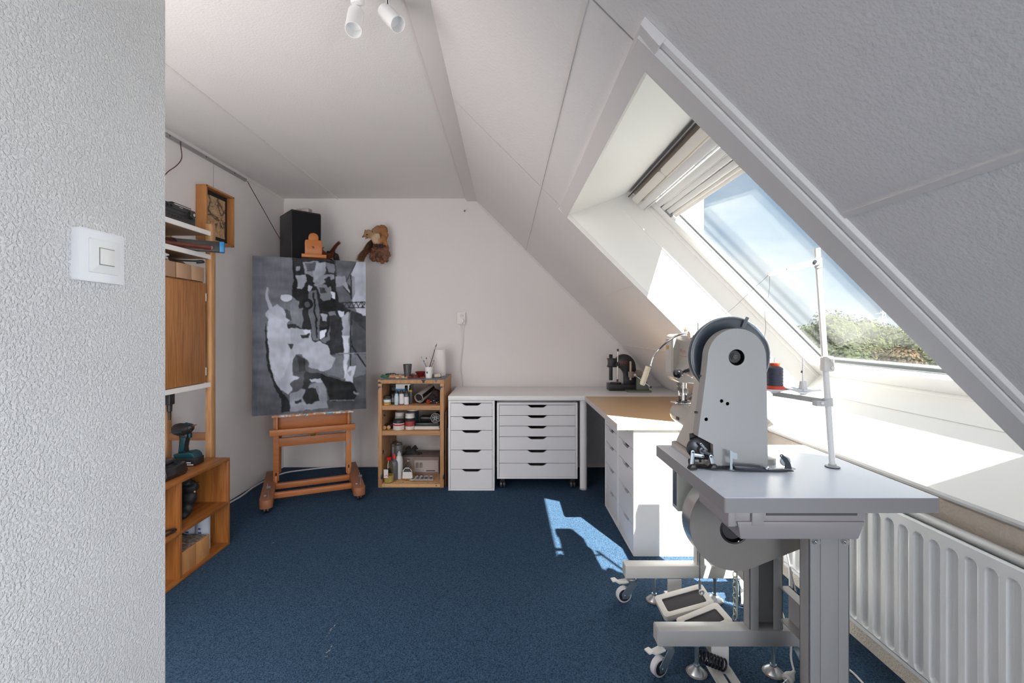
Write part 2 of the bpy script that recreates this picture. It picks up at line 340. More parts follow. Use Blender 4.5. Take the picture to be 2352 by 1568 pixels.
# ------------------------------------------------------------------ white desk top along the back wall
dt = root('desktop', (.475, 3.84, .704), 'long white desktop running along the back wall on drawer unit and round leg', 'desktop')
put('top_panel', MB().box(-.452, 1.415, 3.535, 4.147, .704, .739), WHITE, dt, bev=.0015)
put('leg', MB().lathe([(.0285,0),(.0285,.704)], (.607,3.585,0)), WHITE, dt)
put('leg_cap', MB().lathe([(.030,0),(.030,.012)], (.607,3.585,0)), flat('grey_cap',(.5,.5,.5)), dt)
tt = root('beech_desktop', (1.0, 3.0, .70), 'light wood desktop standing on two white drawer units under the slope', 'desktop')
put('top_panel', MB().box(.612, 1.375, 2.50, 3.530, .702, .737), TAN, tt, bev=.0012)
put('edge_band', MB().box(.609, .6118, 2.50, 3.530, .7025, .7365), flat('pale_edge',(.66,.60,.55),.4), tt, sm=False)
def notch(x0, x1, z0, z1, cx, w=.167, h=.019):
    a, b = w/2, w/2-.038
    return [(x0,z0),(x1,z0),(x1,z1),(cx+a,z1),(cx+a-.008,z1-.001),(cx+b+.012,z1-h*.75),(cx+b,z1-h),(cx-b,z1-h),(cx-b-.012,z1-h*.75),(cx-a+.008,z1-.001),(cx-a,z1),(x0,z1)]
FR = flat('drawer_front_white', (.80,.80,.825), .32)
def drawers(r, fn, x0, x1, d, zt, zb, tops, depth, inner=.0):
    """fn maps (a, b, d): a along the front, b up, d into the unit"""
    t = .016
    mb = MB(); bx = lambda a0,a1,b0,b1,d0,d1: mb.prism([[(a0,b0),(a1,b0),(a1,b1),(a0,b1)]], fn, d0, d1)
    bx(x0, x0+t, zb, zt, 0, depth); bx(x1-t, x1, zb, zt, 0, depth); bx(x0+t, x1-t, zt-t, zt, 0, depth); bx(x0+t, x1-t, zb, zb+t*.9, 0, depth); bx(x0+t, x1-t, zb, zt, depth-.008, depth)
    put('body', mb, WHITE, r, bev=.001)
    e = list(tops)+[zb+t*.9]
    for i in range(len(tops)):
        z1, z0 = e[i]-.0015, e[i+1]+.0025
        fr = put('drawer', MB().prism([notch(x0+t+.002, x1-t-.002, z0, z1, (x0+x1)/2)], fn, .002, .018), FR, r, sm=False)
        put('drawer_box', MB().prism([[(x0+.03,z0+.01),(x1-.03,z0+.01),(x1-.03,z1-.03),(x0+.03,z1-.03)]], fn, .019, depth-.03), flat('drawer_inside',(.13,.12,.115),.8), fr, sm=False)
r = root('drawer_unit', (-.2725, 3.82, 0), 'narrow white drawer unit with five drawers under the left end of the white desktop', 'drawers')
sc = .7/1087
drawers(r, lambda a,b,d: (a, 3.545+d, b), -.452, -.092, 0, .700, .001, [(1397-y)*sc for y in (338,502,668,905,1138)], .565)
r = root('drawer_unit', (.258, 3.82, 0), 'wide white drawer unit on black castors with six shallow drawers below the white desktop', 'drawers')
wz = lambda y: 1.254-(860+y*.1914-757)/292.0
drawers(r, lambda a,b,d: (a, 3.575+d, b), -.074, .560, 0, wz(337), wz(1248), [wz(y) for y in (365,490,617,745,905,1063)], .50)
for x in (-.03, .525):
    for y in (3.61, 3.99):
        c = put('castor', MB().box(x-.016, x+.016, y-.02, y+.02, .052, wz(1248)), BLACK, r, bev=.003)
        wm = MB()
        for s in (-1, 1): wm.cyl((x+s*.004, y+.01, .029), (x+s*.020, y+.01, .029), .029, .026, 20)
        put('wheel', wm, flat('dark_grey_wheel',(.05,.055,.065),.35), c)
for nm, y0, lb in (('drawer_unit', 2.515, 'white drawer unit under the wood desktop, the nearer one, its side in full sun'), ('drawer_unit', 2.885, 'white drawer unit under the wood desktop, the farther one by the dark knee space')):
    r = root(nm, (1.0, y0+.18, 0), lb, 'drawers')
    drawers(r, lambda a,b,d: (.703+d, a, b), y0, y0+.36, 0, .700, .001, [.684, .585, .47, .32, .165], .58)
# boards leaning between the shelf and the drawers
for k, (x, h, cc, lb) in enumerate(((-.468,.47,(.03,.02,.018),'tall dark brown board squeezed beside the narrow white drawer unit'),(-.484,.60,(.10,.045,.02),'reddish brown board squeezed beside the paint shelf'))):
    o = put('board', MB().box(x-.005, x+.005, 3.63, 4.13, 0, h), flat('board_%d' % k, cc, .6), bev=.001); setp(o, lb, 'board')
# ------------------------------------------------------------------ paint shelf
ps = root('paint_shelf', (-.758, 3.86, 0), 'rough open pine shelf unit smeared with paint between easel and white drawers', 'shelf')
X0, X1, Y0, Y1 = -1.019, -.497, 3.612, 4.10
for x0, x1 in ((X0, X0+.03), (X1-.03, X1)): put('side_panel', MB().box(x0, x1, Y0, Y1, .0, .826), SHELFS, ps, bev=.002)
put('top_panel', MB().box(X0-.002, X1+.003, Y0, Y1, .826, .855), SHELFS, ps, bev=.002)
put('base_panel', MB().box(X0+.03, X1-.03, Y0+.002, Y1, .001, .028), mat('stained_base',(.66,.39,.19),.6,splat=(40,.58,[(.1,.08,.05),(.6,.5,.05),(.1,.3,.3),(.4,.4,.4)])), ps, bev=.002)
for z in (.651, .449): put('shelf_board', MB().box(X0+.029, X1-.029, Y0+.008, Y1, z-.036, z), SHELFW, ps, bev=.003)
TOPZ = .855
pal = root('palette_sheet', (-.76, 3.85, TOPZ), 'grey sheet caked with dabs of oil paint lying on the paint shelf', 'palette')
put('sheet', MB().box(X0+.01, X1+.002, Y0+.006, 4.06, TOPZ, TOPZ+.004), flat('grey_sheet',(.15,.165,.19),.5), pal, bev=.001)
pc = {'green_paint':(.04,.20,.10),'black_paint':(.015,.015,.02),'orange_paint':(.62,.27,.10),'cream_paint':(.75,.66,.48),'red_paint':(.30,.05,.04),'dark_red_paint':(.14,.03,.03),'grey_blue_paint':(.12,.15,.2)}
def dab(u, v, c, s):
    D = 3.63 + (873-v)/14*.42; p = P(u, v, D)
    put('paint_dab', MB().ball((p.x, D, TOPZ+.004+.003), s*1.15, 8, (1.0+random.random()*.7, 1, .45+random.random()*.5)), flat(c, pc[c], .35), pal)
for i in range(18): dab(random.uniform(878,893), random.uniform(863,870), 'green_paint', .010)
for i in range(26): dab(random.uniform(886,920), random.uniform(860,864), 'black_paint', .011)
for i in range(38): dab(random.uniform(896,938), random.uniform(863,871), 'orange_paint' if i%3 else 'cream_paint', .011)
for i in range(32): dab(random.uniform(938,980), random.uniform(861,871), 'dark_red_paint' if i%2 else 'red_paint', .012)
for i in range(14): dab(random.uniform(982,1000), random.uniform(861,869), 'grey_blue_paint', .009)
for i in range(10): dab(random.uniform(905,965), random.uniform(860,864), 'cream_paint', .009)
def cup(name, label, cat, c, prof, m, parts=()):
    r = root(name, c, label, cat)
    put('body', MB().lathe(prof, c, n=28), m, r)
    return r
c = (P(936,0,3.80).x, 3.80, TOPZ+.004)
r = cup('tumbler', 'dark grey ribbed tumbler standing on the paint shelf', 'cup', c, [(.024,0),(.026,.002),(.036,.106),(.038,.108),(.034,.106),(.023,.01)], mat('worn_pewter',(.17,.18,.18),.45,.5,col2=(.08,.085,.09),ns=60,stretch=(1,1,.1)))
put('water', MB().lathe([(.030,.094),(.0301,.095)], c), flat('dark_water',(.06,.06,.065),.1), r)
c = (P(966,0,3.76).x, 3.76, TOPZ+.004)
r = cup('bowl', 'small dark red glazed bowl beside the brush cup', 'bowl', c, [(.016,0),(.017,.003),(.040,.040),(.047,.048),(.044,.050),(.036,.040),(.012,.008)], flat('red_glaze',(.16,.008,.012),.15,coat=.6))
c = (P(985,0,3.72).x, 3.72, TOPZ+.004)
r = cup('brush_cup', 'white beaker holding the paintbrushes on the paint shelf', 'cup', c, [(.024,0),(.026,.001),(.033,.093),(.031,.093),(.024,.006)], flat('white_porcelain',(.82,.80,.80),.25))
put('print_mark', MB().box(c[0]-.014, c[0]-.004, c[1]-.0302, c[1]-.0285, c[2]+.040, c[2]+.056), flat('black_print',(.05,.05,.06),.5), r, sm=False)
for k, (u, v, hc, lb) in enumerate(((1003,789,(.03,.03,.035),'long dark handled paintbrush, tallest in the white beaker'),(997,826,(.2,.07,.03),'short brown paintbrush leaning right in the white beaker'),(979,820,(.62,.48,.3),'pale wooden paintbrush standing in the middle of the white beaker'),(967,818,(.25,.32,.36),'grey paintbrush leaning far left in the white beaker'),(973,827,(.10,.15,.2),'thin blue-grey paintbrush leaning left in the white beaker'))):
    tip = P(u, v, 3.72+.02*(k-2)); b0 = Vector(c)+Vector((-(tip.x-c[0])*.25, 0, .012)); d = (tip-b0)
    r = root('paintbrush', b0, lb, 'paintbrush')
    put('handle', MB().rings([(b0,.002),(b0+d*.3,.0035),(b0+d*.82,.0025)],8), flat('brush_handle_%d'%k,hc,.4), r)
    put('ferrule', MB().rings([(b0+d*.82,.0028),(b0+d*.9,.003)],8), STEEL, r)
    put('bristles', MB().rings([(b0+d*.9,.003),(b0+d*.95,.0035),(tip,.0008)],8), flat('bristle_%d'%(k%2),((.02,.02,.02),(.3,.25,.2))[k%2],.7), r)
c = (P(1010,0,3.95).x, 3.95, TOPZ+.004)
r = root('paper_roll', c, 'standing roll of white kitchen paper at the back of the paint shelf', 'paper roll')
put('paper', MB().lathe([(.021,0),(.053,0),(.053,.225),(.021,.225)], c, n=36), mat('white_paper',(.84,.80,.79),.9,bump=.0006,bs=90), r)
put('tube', MB().lathe([(.019,0),(.021,0),(.021,.2255),(.019,.2255)], c), CARD, r)
a, b = P(998,863,3.74), P(1014,863,3.78); a.z = b.z = TOPZ+.020
r = root('paint_tube', a, 'lying cream tube with dark cap on the right of the palette sheet', 'tube')
put('tube_body', MB().rings([(a,.010),(a+(b-a)*.2,.015),(a+(b-a)*.85,.016)],14), flat('cream_tube',(.70,.62,.50),.4), r)
put('cap', MB().rings([(a+(b-a)*.85,.016),(b,.015)],14), flat('white_cap',(.7,.7,.72),.4), r)
put('cap_ring', MB().rings([(a+(b-a)*.78,.0165),(a+(b-a)*.85,.0168)],14), BLACK, r)
# contents of the shelf: coordinates measured in the shelf's own plane
def q(cx, y): u = 850+cx*.2295; return (u-1163)*y/F
def jar(name, label, cat, cx, y, z, rad, h, body, cap, neck=None, lab=None, caph=.014, band=None, group=None, n=24, labz=(.25,.75)):
    c = (q(cx, y), y, z); r = root(name, c, label, cat, group); nr = neck or rad*.9
    ch = caph
    prof = [(rad*.95,0),(rad,.003),(rad,(h-ch)*(.74 if neck else .93)),(nr*(1.05 if neck else 1),(h-ch)*(.9 if neck else .99)),(nr,h-ch)]
    put('body', MB().lathe(prof, c, n=n), body, r)
    put('cap', MB().lathe([(nr*1.06,h-ch),(nr*1.08,h-ch+.001),(nr*1.06 if not neck else nr*.95,h-.001),(nr,h)], c, n=n), cap, r)
    if lab: put('label', MB().lathe([(rad+.0004,(h-ch)*labz[0]),(rad+.0008,(h-ch)*labz[0]+.0005),(rad+.0008,(h-ch)*labz[1]-.0005),(rad+.0004,(h-ch)*labz[1])], c, n=n), lab, r)
    if band: put('band', MB().lathe([(rad+.001,(h-ch)*band[1]),(rad+.0012,(h-ch)*band[1]+.0005),(rad+.0012,(h-ch)*band[2]),(rad+.001,(h-ch)*band[2])], c, n=n), band[0], r)
    return r, c
BLK = flat('black_cap',(.03,.03,.032),.4); WL = flat('white_label',(.72,.73,.75),.6); WC = flat('white_lid',(.72,.70,.68),.4); YEL = flat('yellow_band',(.75,.42,.05),.5)
DG = flat('dark_glass_jar',(.07,.07,.075),.2); RED = flat('red_cap',(.65,.02,.02),.35)
z1 = .652
jar('ink_jar','squat jar with white label and yellow base at the left of the top level','jar',172,3.66,z1,.0285,.071,DG,BLK,lab=WL,band=(YEL,.04,.26),labz=(.35,.75))
jar('paint_bottle','short black bottle between ink jar and blue-labelled bottle','bottle',228,3.70,z1,.016,.080,BLK,BLK,lab=flat('grey_label',(.2,.2,.22),.5))
r, c = jar('paint_bottle','slim bottle with pale blue label on the top level of the shelf','bottle',266,3.665,z1,.0175,.110,flat('blue_label_bottle',(.42,.60,.68),.35),BLK,neck=.013,lab=flat('pale_blue',(.55,.62,.66),.5),caph=.02)
jar('paint_bottle','slim bottle with brown cap and white label, middle of the three','bottle',316,3.66,z1,.0180,.114,flat('brownish_bottle',(.28,.17,.15),.35),flat('brown_cap',(.05,.025,.02),.4),neck=.014,lab=flat('white_label'),caph=.022,labz=(.1,.95))
jar('paint_bottle','slim bottle with white label below a black top, right of the three','bottle',365,3.665,z1,.0180,.112,flat('greybottle',(.10,.10,.11),.35),BLK,neck=.014,lab=WL,caph=.022,labz=(.02,.70))
jar('paint_bottle','dark grey bottle with bright yellow cap behind the slim bottles','bottle',405,3.73,z1,.016,.108,flat('slate_bottle',(.13,.14,.15),.3),flat('yellow_cap',(.8,.5,.03),.4),neck=.014,caph=.012)
CLR = glass('clear_plastic', (.80,.83,.85), k=1.6)
for k, (xa, xb, zz, lb) in enumerate(((170,330,z1,'clear plastic box under another at the back of the top level'),(185,405,z1+.077,'clear plastic box with a blue label stacked at the back of the top level'))):
    y0, y1_ = 3.84, 3.98; x0, x1 = max(q(xa,3.84),-.980), q(xb,3.84); r = root('plastic_box', ((x0+x1)/2, 3.91, zz), lb, 'box')
    mb = MB(); mb.box(x0,x1,y0,y0+.002,zz,zz+.066).box(x0,x1,y1_-.002,y1_,zz,zz+.066).box(x0,x0+.002,y0,y1_,zz,zz+.066).box(x1-.002,x1,y0,y1_,zz,zz+.066).box(x0,x1,y0,y1_,zz,zz+.002)
    put('tub', mb, CLR, r, sm=False); put('lid', MB().box(x0-.004,x1+.004,y0-.004,y1_+.004,zz+.066,zz+.075), glass('plastic_lid',(.7,.73,.75),k=2), r, bev=.002)
    put('contents', MB().box(x0+.01,x1-.01,y0+.01,y1_-.01,zz+.003,zz+.04), flat('grey_contents',(.16,.17,.18),.7), r, bev=.01)
    if k: put('label', MB().box(x0+.045,x1-.045,y0-.0015,y0-.0003,zz+.003,zz+.027), flat('bright_blue',(.01,.22,.55),.4), r, sm=False)
# canvas roll
p0 = Vector((q(488,3.70), 3.70, z1+.048)); dr = Vector((.26,.85,.20)).normalized(); 
r = root('canvas_roll', p0, 'rolled grey canvas pointing forward on the top level of the shelf', 'canvas roll')
mb = MB(); ax = frame_to(dr.cross(Vector((0,0,1))).normalized(), dr.cross(Vector((0,0,1))).normalized().cross(dr)*-1, dr, p0)
sp = [((.044-.0040*t)*math.cos(t*2.2), (.044-.0040*t)*math.sin(t*2.2)) for t in [i*.14 for i in range(27)]]
sp2 = [(x*.93, y*.93) for x, y in reversed(sp)]
mb.prism([sp+sp2], lambda a,b,d: ax @ Vector((a,b,d)), 0, .24)
put('dark_core', MB().cyl(p0+dr*.012, p0+dr*.23, .034, n=18), BLACK, r)
put('canvas', mb, mat('grey_canvas',(.50,.46,.44),.9,bump=.0004,bs=400), r)
# blob sculptor: a union of ellipsoids, voxel-joined into one continuous mesh, coloured by nearest blob
def sculpt(name, blobs, parent, m, vox=.004, disp=0, dsc=30, smooth=4, **kw):
    mb = MB()
    for b in blobs:
        c, rr = b[0], b[1]; sc_ = b[3] if len(b) > 3 else (1,1,1); mb.ball(c, rr, 14, sc_)
    me = bpy.data.meshes.new('tmp'); me.from_pydata(mb.v, [], mb.f); t = bpy.data.objects.new('tmp', me); COL.objects.link(t)
    md = t.modifiers.new('r', 'REMESH'); md.mode = 'VOXEL'; md.voxel_size = vox
    ms = t.modifiers.new('s', 'SMOOTH'); ms.iterations = smooth; ms.factor = .5
    bpy.context.view_layer.update(); ev = t.evaluated_get(bpy.context.evaluated_depsgraph_get()); m2 = bpy.data.meshes.new_from_object(ev)
    bpy.data.objects.remove(t)
    co = np.array([v.co[:] for v in m2.vertices])
    if disp:
        nn = [v.normal.copy() for v in m2.vertices]
        for i in range(len(co)):
            p = Vector(co[i]); co[i] += np.array(nn[i])*disp*noise.fractal(p*dsc, 1.0, 2.0, 3)
    faces = [tuple(p.vertices) for p in m2.polygons]; bpy.data.meshes.remove(m2)
    out = MB(); out.v = [Vector(p) for p in co]; out.f = faces
    o = put(name, out, m, parent, fix=False, **kw)
    cs = np.array([b[0][:] for b in blobs]); rs = np.array([b[1] for b in blobs]); cc = np.array([b[2] for b in blobs])
    d = np.linalg.norm(co[:,None,:]-cs[None], axis=2)/rs[None]
    wgt = np.exp(-(d**2)*1.8); wgt /= wgt.sum(1, keepdims=True)+1e-9; colr = wgt @ cc
    at = o.data.color_attributes.new('Col', 'FLOAT_COLOR', 'POINT'); at.data.foreach_set('color', np.c_[colr, np.ones(len(co))].astype(np.float32).ravel())
    return o
VC = mat('sculpted_cloth', vcol=True, rough=.9)
def bl(cx, cy, r, y, col, ycol=0): return (Vector((q(cx,y), y, CAMZ-(780+cy*.2295-757)*y/F)), r, col)
k0 = (.02,.02,.023)
r = root('cloth_bundle', (q(560,3.8), 3.8, z1), 'black brush wrap bundled beside the canvas roll on the top shelf level', 'bundle')
sculpt('wrap', [bl(470,640,.022,3.75,k0),bl(520,635,.024,3.74,k0),bl(560,600,.034,3.80,k0),bl(620,590,.045,3.82,(.035,.025,.03)),bl(660,550,.050,3.86,(.05,.03,.035)),bl(600,540,.034,3.90,k0),bl(690,600,.032,3.80,k0),bl(640,640,.026,3.72,k0),bl(585,620,.020,3.70,(.25,.03,.01))], r, VC, .006, .008, 40)
for k in range(4):
    p = Vector((q(585+28*k,3.70), 3.685, z1+.012+.008*(k%3))); put('brush_ferrule', MB().cyl(p, p+Vector((.01,.06,.004)), .004, n=8), STEEL, r)
z2 = .450
for k, (cx, y) in enumerate(((145,3.66),(188,3.67))):
    p = Vector((q(cx,y), y, z2+.0175)); r = root('charcoal_roll', p, ('dark wrapped roll with wooden end, left of the pair on the middle level','dark wrapped roll with wooden end, right of the pair on the middle level')[k], 'roll')
    put('wrap', MB().cyl(p, p+Vector((.02,.22,0)), .0165, n=16), BLK, r); put('wooden_end', MB().cyl(p-Vector((.0005,.006,0)), p, .0155, n=16), flat('cut_wood',(.5,.27,.12),.6), r)
jar('plastic_tub','round white tub with black lid and red stripe on the middle level','tub',288,3.68,z2,.046,.080,WC,BLK,band=(flat('red_band',(.6,.02,.04),.4),.66,.86),caph=.026)
jar('plastic_tub','white lidded jar standing behind the black-lidded tub','jar',300,3.82,z2,.042,.115,flat('cream_jar',(.5,.5,.5),.3),WC,caph=.03)
jar('plastic_tub','tall white tub with red label on the middle level','tub',400,3.69,z2,.038,.128,WC,WC,lab=flat('red_label',(.36,.05,.05),.5),caph=.016,band=(BLK,.60,.82),labz=(.24,.60))
jar('plastic_tub','large dark tub with white lid behind the red-labelled tub','tub',428,3.80,z2,.050,.150,flat('petrol_tub',(.03,.06,.08),.3),WC,caph=.018)
for k in range(2):
    o = put('paper_pad', MB().box(q(445,3.68)+.002*k, q(697,3.68)-.004*k, 3.67, 3.90, z2+.0115*k, z2+.011+.0115*k), flat('pad_paper',(.70,.68,.66),.7), bev=.001); setp(o, ('white drawing pad, lower of two under the black case','white drawing pad directly under the black case')[k], 'pad')
r = root('sketch_case', (q(570,3.75), 3.78, z2+.023), 'flat black case lying on two white pads', 'case')
put('case_body', MB().box(q(455,3.70), q(690,3.70), 3.695, 3.88, z2+.0235, z2+.045), flat('dark_green_case',(.015,.03,.03),.3), r, bev=.003)
mb = MB()
for k in range(9): mb.torus((q(500,3.74)+.010*k, 3.75, z2+.056), .010, .0015, (1,0,0), 10, 5)
put('ring_binding', mb, BLACK, r); put('pouch', MB().box(q(495,3.76), q(640,3.76), 3.765, 3.86, z2+.045, z2+.085), BLACK, r, bev=.012)
p = Vector((q(655,3.70), 3.70, z2+.086)); r = root('clear_tin', p, 'round clear container with sticks seen end-on above the black case', 'container')
put('rim', MB().torus(p, .0385, .0025, (0,1,0), 28, 6), flat('clear_rim',(.35,.35,.36),.2), r); put('tub', MB().cyl(p, p+Vector((0,.09,0)), .038, n=28), flat('smoked',(.05,.05,.055),.15), r)
for k in range(6): a = k*1.1; put('stick', MB().cyl(p+Vector((-.03*math.cos(a),-.002,-.03*math.sin(a))), p+Vector((.03*math.cos(a+.5),-.002,.03*math.sin(a+.5))), .0016, n=6), flat('pale_stick',(.5,.5,.52),.5), r)
z3 = .029
OIL = flat('yellow_oil',(.55,.47,.22),.08,coat=.5)
def bottle(cx, y, prof, m, label, extra=()):
    c = (q(cx,y), y, z3); r = root('bottle', c, label, 'bottle'); put('body', MB().lathe(prof, c, n=24), m, r)
    return r, c
r, c = bottle(188,3.665,[(.037,0),(.040,.004),(.040,.115),(.034,.145),(.018,.168),(.015,.185)],glass('pale_glass',(.93,.90,.72),k=2),'clear round bottle of yellow oil with red cap, left on the bottom level')
put('oil', MB().lathe([(.036,.003),(.0385,.006),(.0385,.058),(.001,.058)], c), OIL, r); put('cap', MB().lathe([(.018,.176),(.019,.178),(.019,.196),(.017,.198)], c), RED, r)
put('label', MB().box(c[0]-.030, c[0]+.004, c[1]-.0415, c[1]-.0395, c[2]+.045, c[2]+.112), WL, r, sm=False)
for k in range(4): put('red_dot', MB().cyl((c[0]-.020+.011*k, c[1]-.0425, c[2]+.060+.006*(k%2)), (c[0]-.020+.011*k, c[1]-.0415, c[2]+.060+.006*(k%2)), .004, n=10), RED, r)
r, c = bottle(242,3.74,[(.033,0),(.035,.004),(.035,.135),(.028,.150),(.014,.160),(.012,.168)],flat('slate_jug',(.14,.155,.18),.3),'dark grey bottle with pointed red spout behind the oil bottle')
put('spout', MB().lathe([(.016,.166),(.016,.178),(.009,.19),(.006,.205)], c), RED, r)
r, c = bottle(292,3.76,[(.028,0),(.031,.004),(.031,.150),(.024,.175),(.014,.190)],flat('white_bottle',(.68,.69,.71),.3),'white squeeze bottle with grey cap in the middle of the bottom level')
put('cap', MB().lathe([(.016,.188),(.016,.208),(.010,.212),(.008,.222)], c), flat('grey_white_cap',(.6,.61,.63),.4), r)
p = Vector((q(382,3.72), 3.72, z3)); r = root('bottle', p, 'flat shouldered flask of amber varnish with black and white label', 'bottle')
fl = lambda s: [(-.046*s,0),(.046*s,0),(.050*s,.03),(.044*s,.085),(.028*s,.125),(.013*s,.145),(.012*s,.165),(-.012*s,.165),(-.013*s,.145),(-.028*s,.125),(-.044*s,.085),(-.050*s,.03)]
put('body', MB().prism([[(p.x+a,p.z+b) for a,b in fl(1)]], XZ, p.y-.02, p.y+.02), glass('pale_flask',(.86,.84,.78),k=2), r, bev=.005)
put('varnish', MB().prism([[(p.x-.044,p.z+.003),(p.x+.044,p.z+.003),(p.x+.047,p.z+.03),(p.x+.036,p.z+.085),(p.x+.02,p.z+.09),(p.x-.036,p.z+.085),(p.x-.047,p.z+.03)]], XZ, p.y-.0165, p.y+.0165), flat('amber_varnish',(.42,.22,.05),.1), r)
put('label', MB().prism([[(p.x-.043,p.z+.016),(p.x+.040,p.z+.016),(p.x+.034,p.z+.08),(p.x+.01,p.z+.104),(p.x-.02,p.z+.104),(p.x-.040,p.z+.082)]], XZ, p.y-.0222, p.y-.0206), WL, r, sm=False)
put('label_band', MB().prism([[(p.x-.037,p.z+.070),(p.x+.034,p.z+.070),(p.x+.015,p.z+.098),(p.x-.022,p.z+.098)]], XZ, p.y-.0232, p.y-.0222), flat('black_print'), r, sm=False)
r = root('carton', (q(205,3.92), 3.95, z3), 'small grey carton at the back left of the bottom level', 'carton')
put('box', MB().box(-.984, q(250,3.90), 3.90, 4.02, z3, z3+.245), flat('grey_card',(.22,.20,.20),.8), r, bev=.002); put('label', MB().box(-.978, q(240,3.9), 3.8985, 3.8998, z3+.13, z3+.22), flat('grey_label2',(.45,.42,.42),.8), r, sm=False)
jar('glass_jar','glass jar with dull metal lid behind the white bottle','jar',283,3.90,z3,.036,.262,flat('dusty_glass',(.20,.20,.21),.2),STEEL,caph=.022)
x0, x1 = q(318,3.86), q(690,3.86); r = root('cardboard_box', ((x0+x1)/2, 3.95, z3), 'long grey cardboard box with printed label on the bottom level', 'box')
put('box', MB().box(x0, x1, 3.86, 4.08, z3, z3+.145), flat('grey_brown_card',(.27,.22,.21),.85), r, bev=.002)
put('label', MB().box(q(442,3.85), q(678,3.85), 3.8583, 3.8598, z3+.020, z3+.118), flat('pale_label',(.50,.44,.42),.8), r, sm=False)
for k in range(2): put('label_block', MB().box(q(455+38*k,3.85), q(485+38*k,3.85), 3.8570, 3.8583, z3+.055, z3+.100), mat('label_print',(.12,.10,.10),.8,col2=(.4,.35,.33),ns=300,contrast=.1), r, sm=False)
put('label_mark', MB().box(q(560,3.85), q(650,3.85), 3.8570, 3.8583, z3+.026, z3+.034), flat('black_print'), r, sm=False)
r = root('rag', (q(420,3.95), 3.95, z3+.146), 'crumpled black rag lying on the grey cardboard box', 'rag')
sculpt('cloth', [bl(y_[0],y_[1],y_[2],3.95,y_[3]) for y_ in ((360,1150,.028,k0),(400,1120,.032,(.03,.03,.035)),(385,1090,.024,k0),(440,1140,.030,(.05,.05,.055)),(490,1150,.024,(.03,.03,.03)),(450,1085,.020,k0),(520,1160,.015,k0))], r, VC, .006, .012, 45)
for k, (cx, an) in enumerate(((418,-.35),(468,-.28),(512,-.3),(562,.02),(613,.1))):
    c = Vector((q(cx,3.70), 3.665, z3)); d = Vector((-math.sin(an), math.cos(an), 0)); s = Vector((d.y,-d.x,0))
    r = root('paint_tube', c, ('leftmost','second from left','middle','second from right','rightmost')[k]+' of five pale paint tubes lying in a row on the bottom level', 'tube', 'paint tubes on the bottom shelf level')
    mb = MB(); pts = []
    for t, wd, h in ((0,.021,.0015),(.03,.0205,.006),(.075,.018,.012),(.10,.012,.012)):
        for j in range(10): a = 2*PI*j/10; pts.append(c+d*t+s*wd*math.cos(a)+Vector((0,0,.012+h*math.sin(a)*.9)))
    mb.add(pts, [(i*10+j, i*10+(j+1)%10, (i+1)*10+(j+1)%10, (i+1)*10+j) for i in range(3) for j in range(10)]+[tuple(range(9,-1,-1)), tuple(range(30,40))])
    put('tube_body', mb, flat('tube_white',(.62,.61,.62),.35), r); put('cap', MB().cyl(c+d*.10+Vector((0,0,.012)), c+d*.118+Vector((0,0,.012)), .009, .008, 10), BLK, r)
    put('label', MB().add([c+d*.02-s*.012+Vector((0,0,.0195)), c+d*.02+s*.012+Vector((0,0,.0195)), c+d*.05+s*.011+Vector((0,0,.0235)), c+d*.05-s*.011+Vector((0,0,.0235))], [(0,1,2,3)]), flat('tube_print',(.12,.12,.14),.5), r, sm=False)
# ------------------------------------------------------------------ socket, plug lead and small wall hook
s = root('wall_socket', P(1061,731,4.15), 'white double wall socket above the left end of the white desktop', 'socket')
ctr = P(1061,731,4.149)
put('plate', MB().prism([rrect(ctr.x-.040, ctr.x+.034, ctr.z-.053, ctr.z+.057, .006)], XZ, 4.118, 4.15), flat('socket_white',(.78,.75,.74),.35), s, bev=.003)
for k in (1,):
    z = ctr.z+.024*k; put('outlet', MB().torus((ctr.x+.003,4.118,z), .019, .0015, (0,1,0), 24, 6), flat('socket_white'), s)
    put('outlet_face', MB().cyl((ctr.x+.003,4.1175,z), (ctr.x+.003,4.119,z), .018), flat('socket_shade',(.70,.67,.66),.4), s)
    for dx in (-.008,.008): put('pin_hole', MB().cyl((ctr.x+.003+dx,4.1168,z), (ctr.x+.003+dx,4.118,z), .0025, n=10), DARK, s)
pl = root('power_lead', (ctr.x, 4.10, ctr.z-.03), 'white plug in the wall socket with its lead hanging down behind the desktop', 'cable')
put('plug', MB().lathe([(.012,0),(.019,.002),(.019,.03),(.015,.034)], (ctr.x+.003, 4.084, ctr.z-.024), (0,1,0)), flat('socket_white'), pl)
put('lead', MB().tube([P(1060.5,742,4.095),P(1061,755,4.10),P(1062,795,4.13),P(1057.5,835,4.13),P(1058,852,4.13),P(1062,872,4.135),P(1063,890,4.142)], .0028), flat('lead_white',(.74,.70,.69),.5), pl)
h = root('wall_hook', P(1067,484,4.149), 'tiny dark screw hook in the back wall near the ceiling', 'hook')
put('plug', MB().cyl(P(1067,484,4.149), P(1067,484,4.13), .008, n=12), flat('hook_dark',(.2,.17,.16),.6), h); put('pin', MB().cyl(P(1070,480,4.149), P(1070,480,4.12), .003, n=8), STEEL, h)
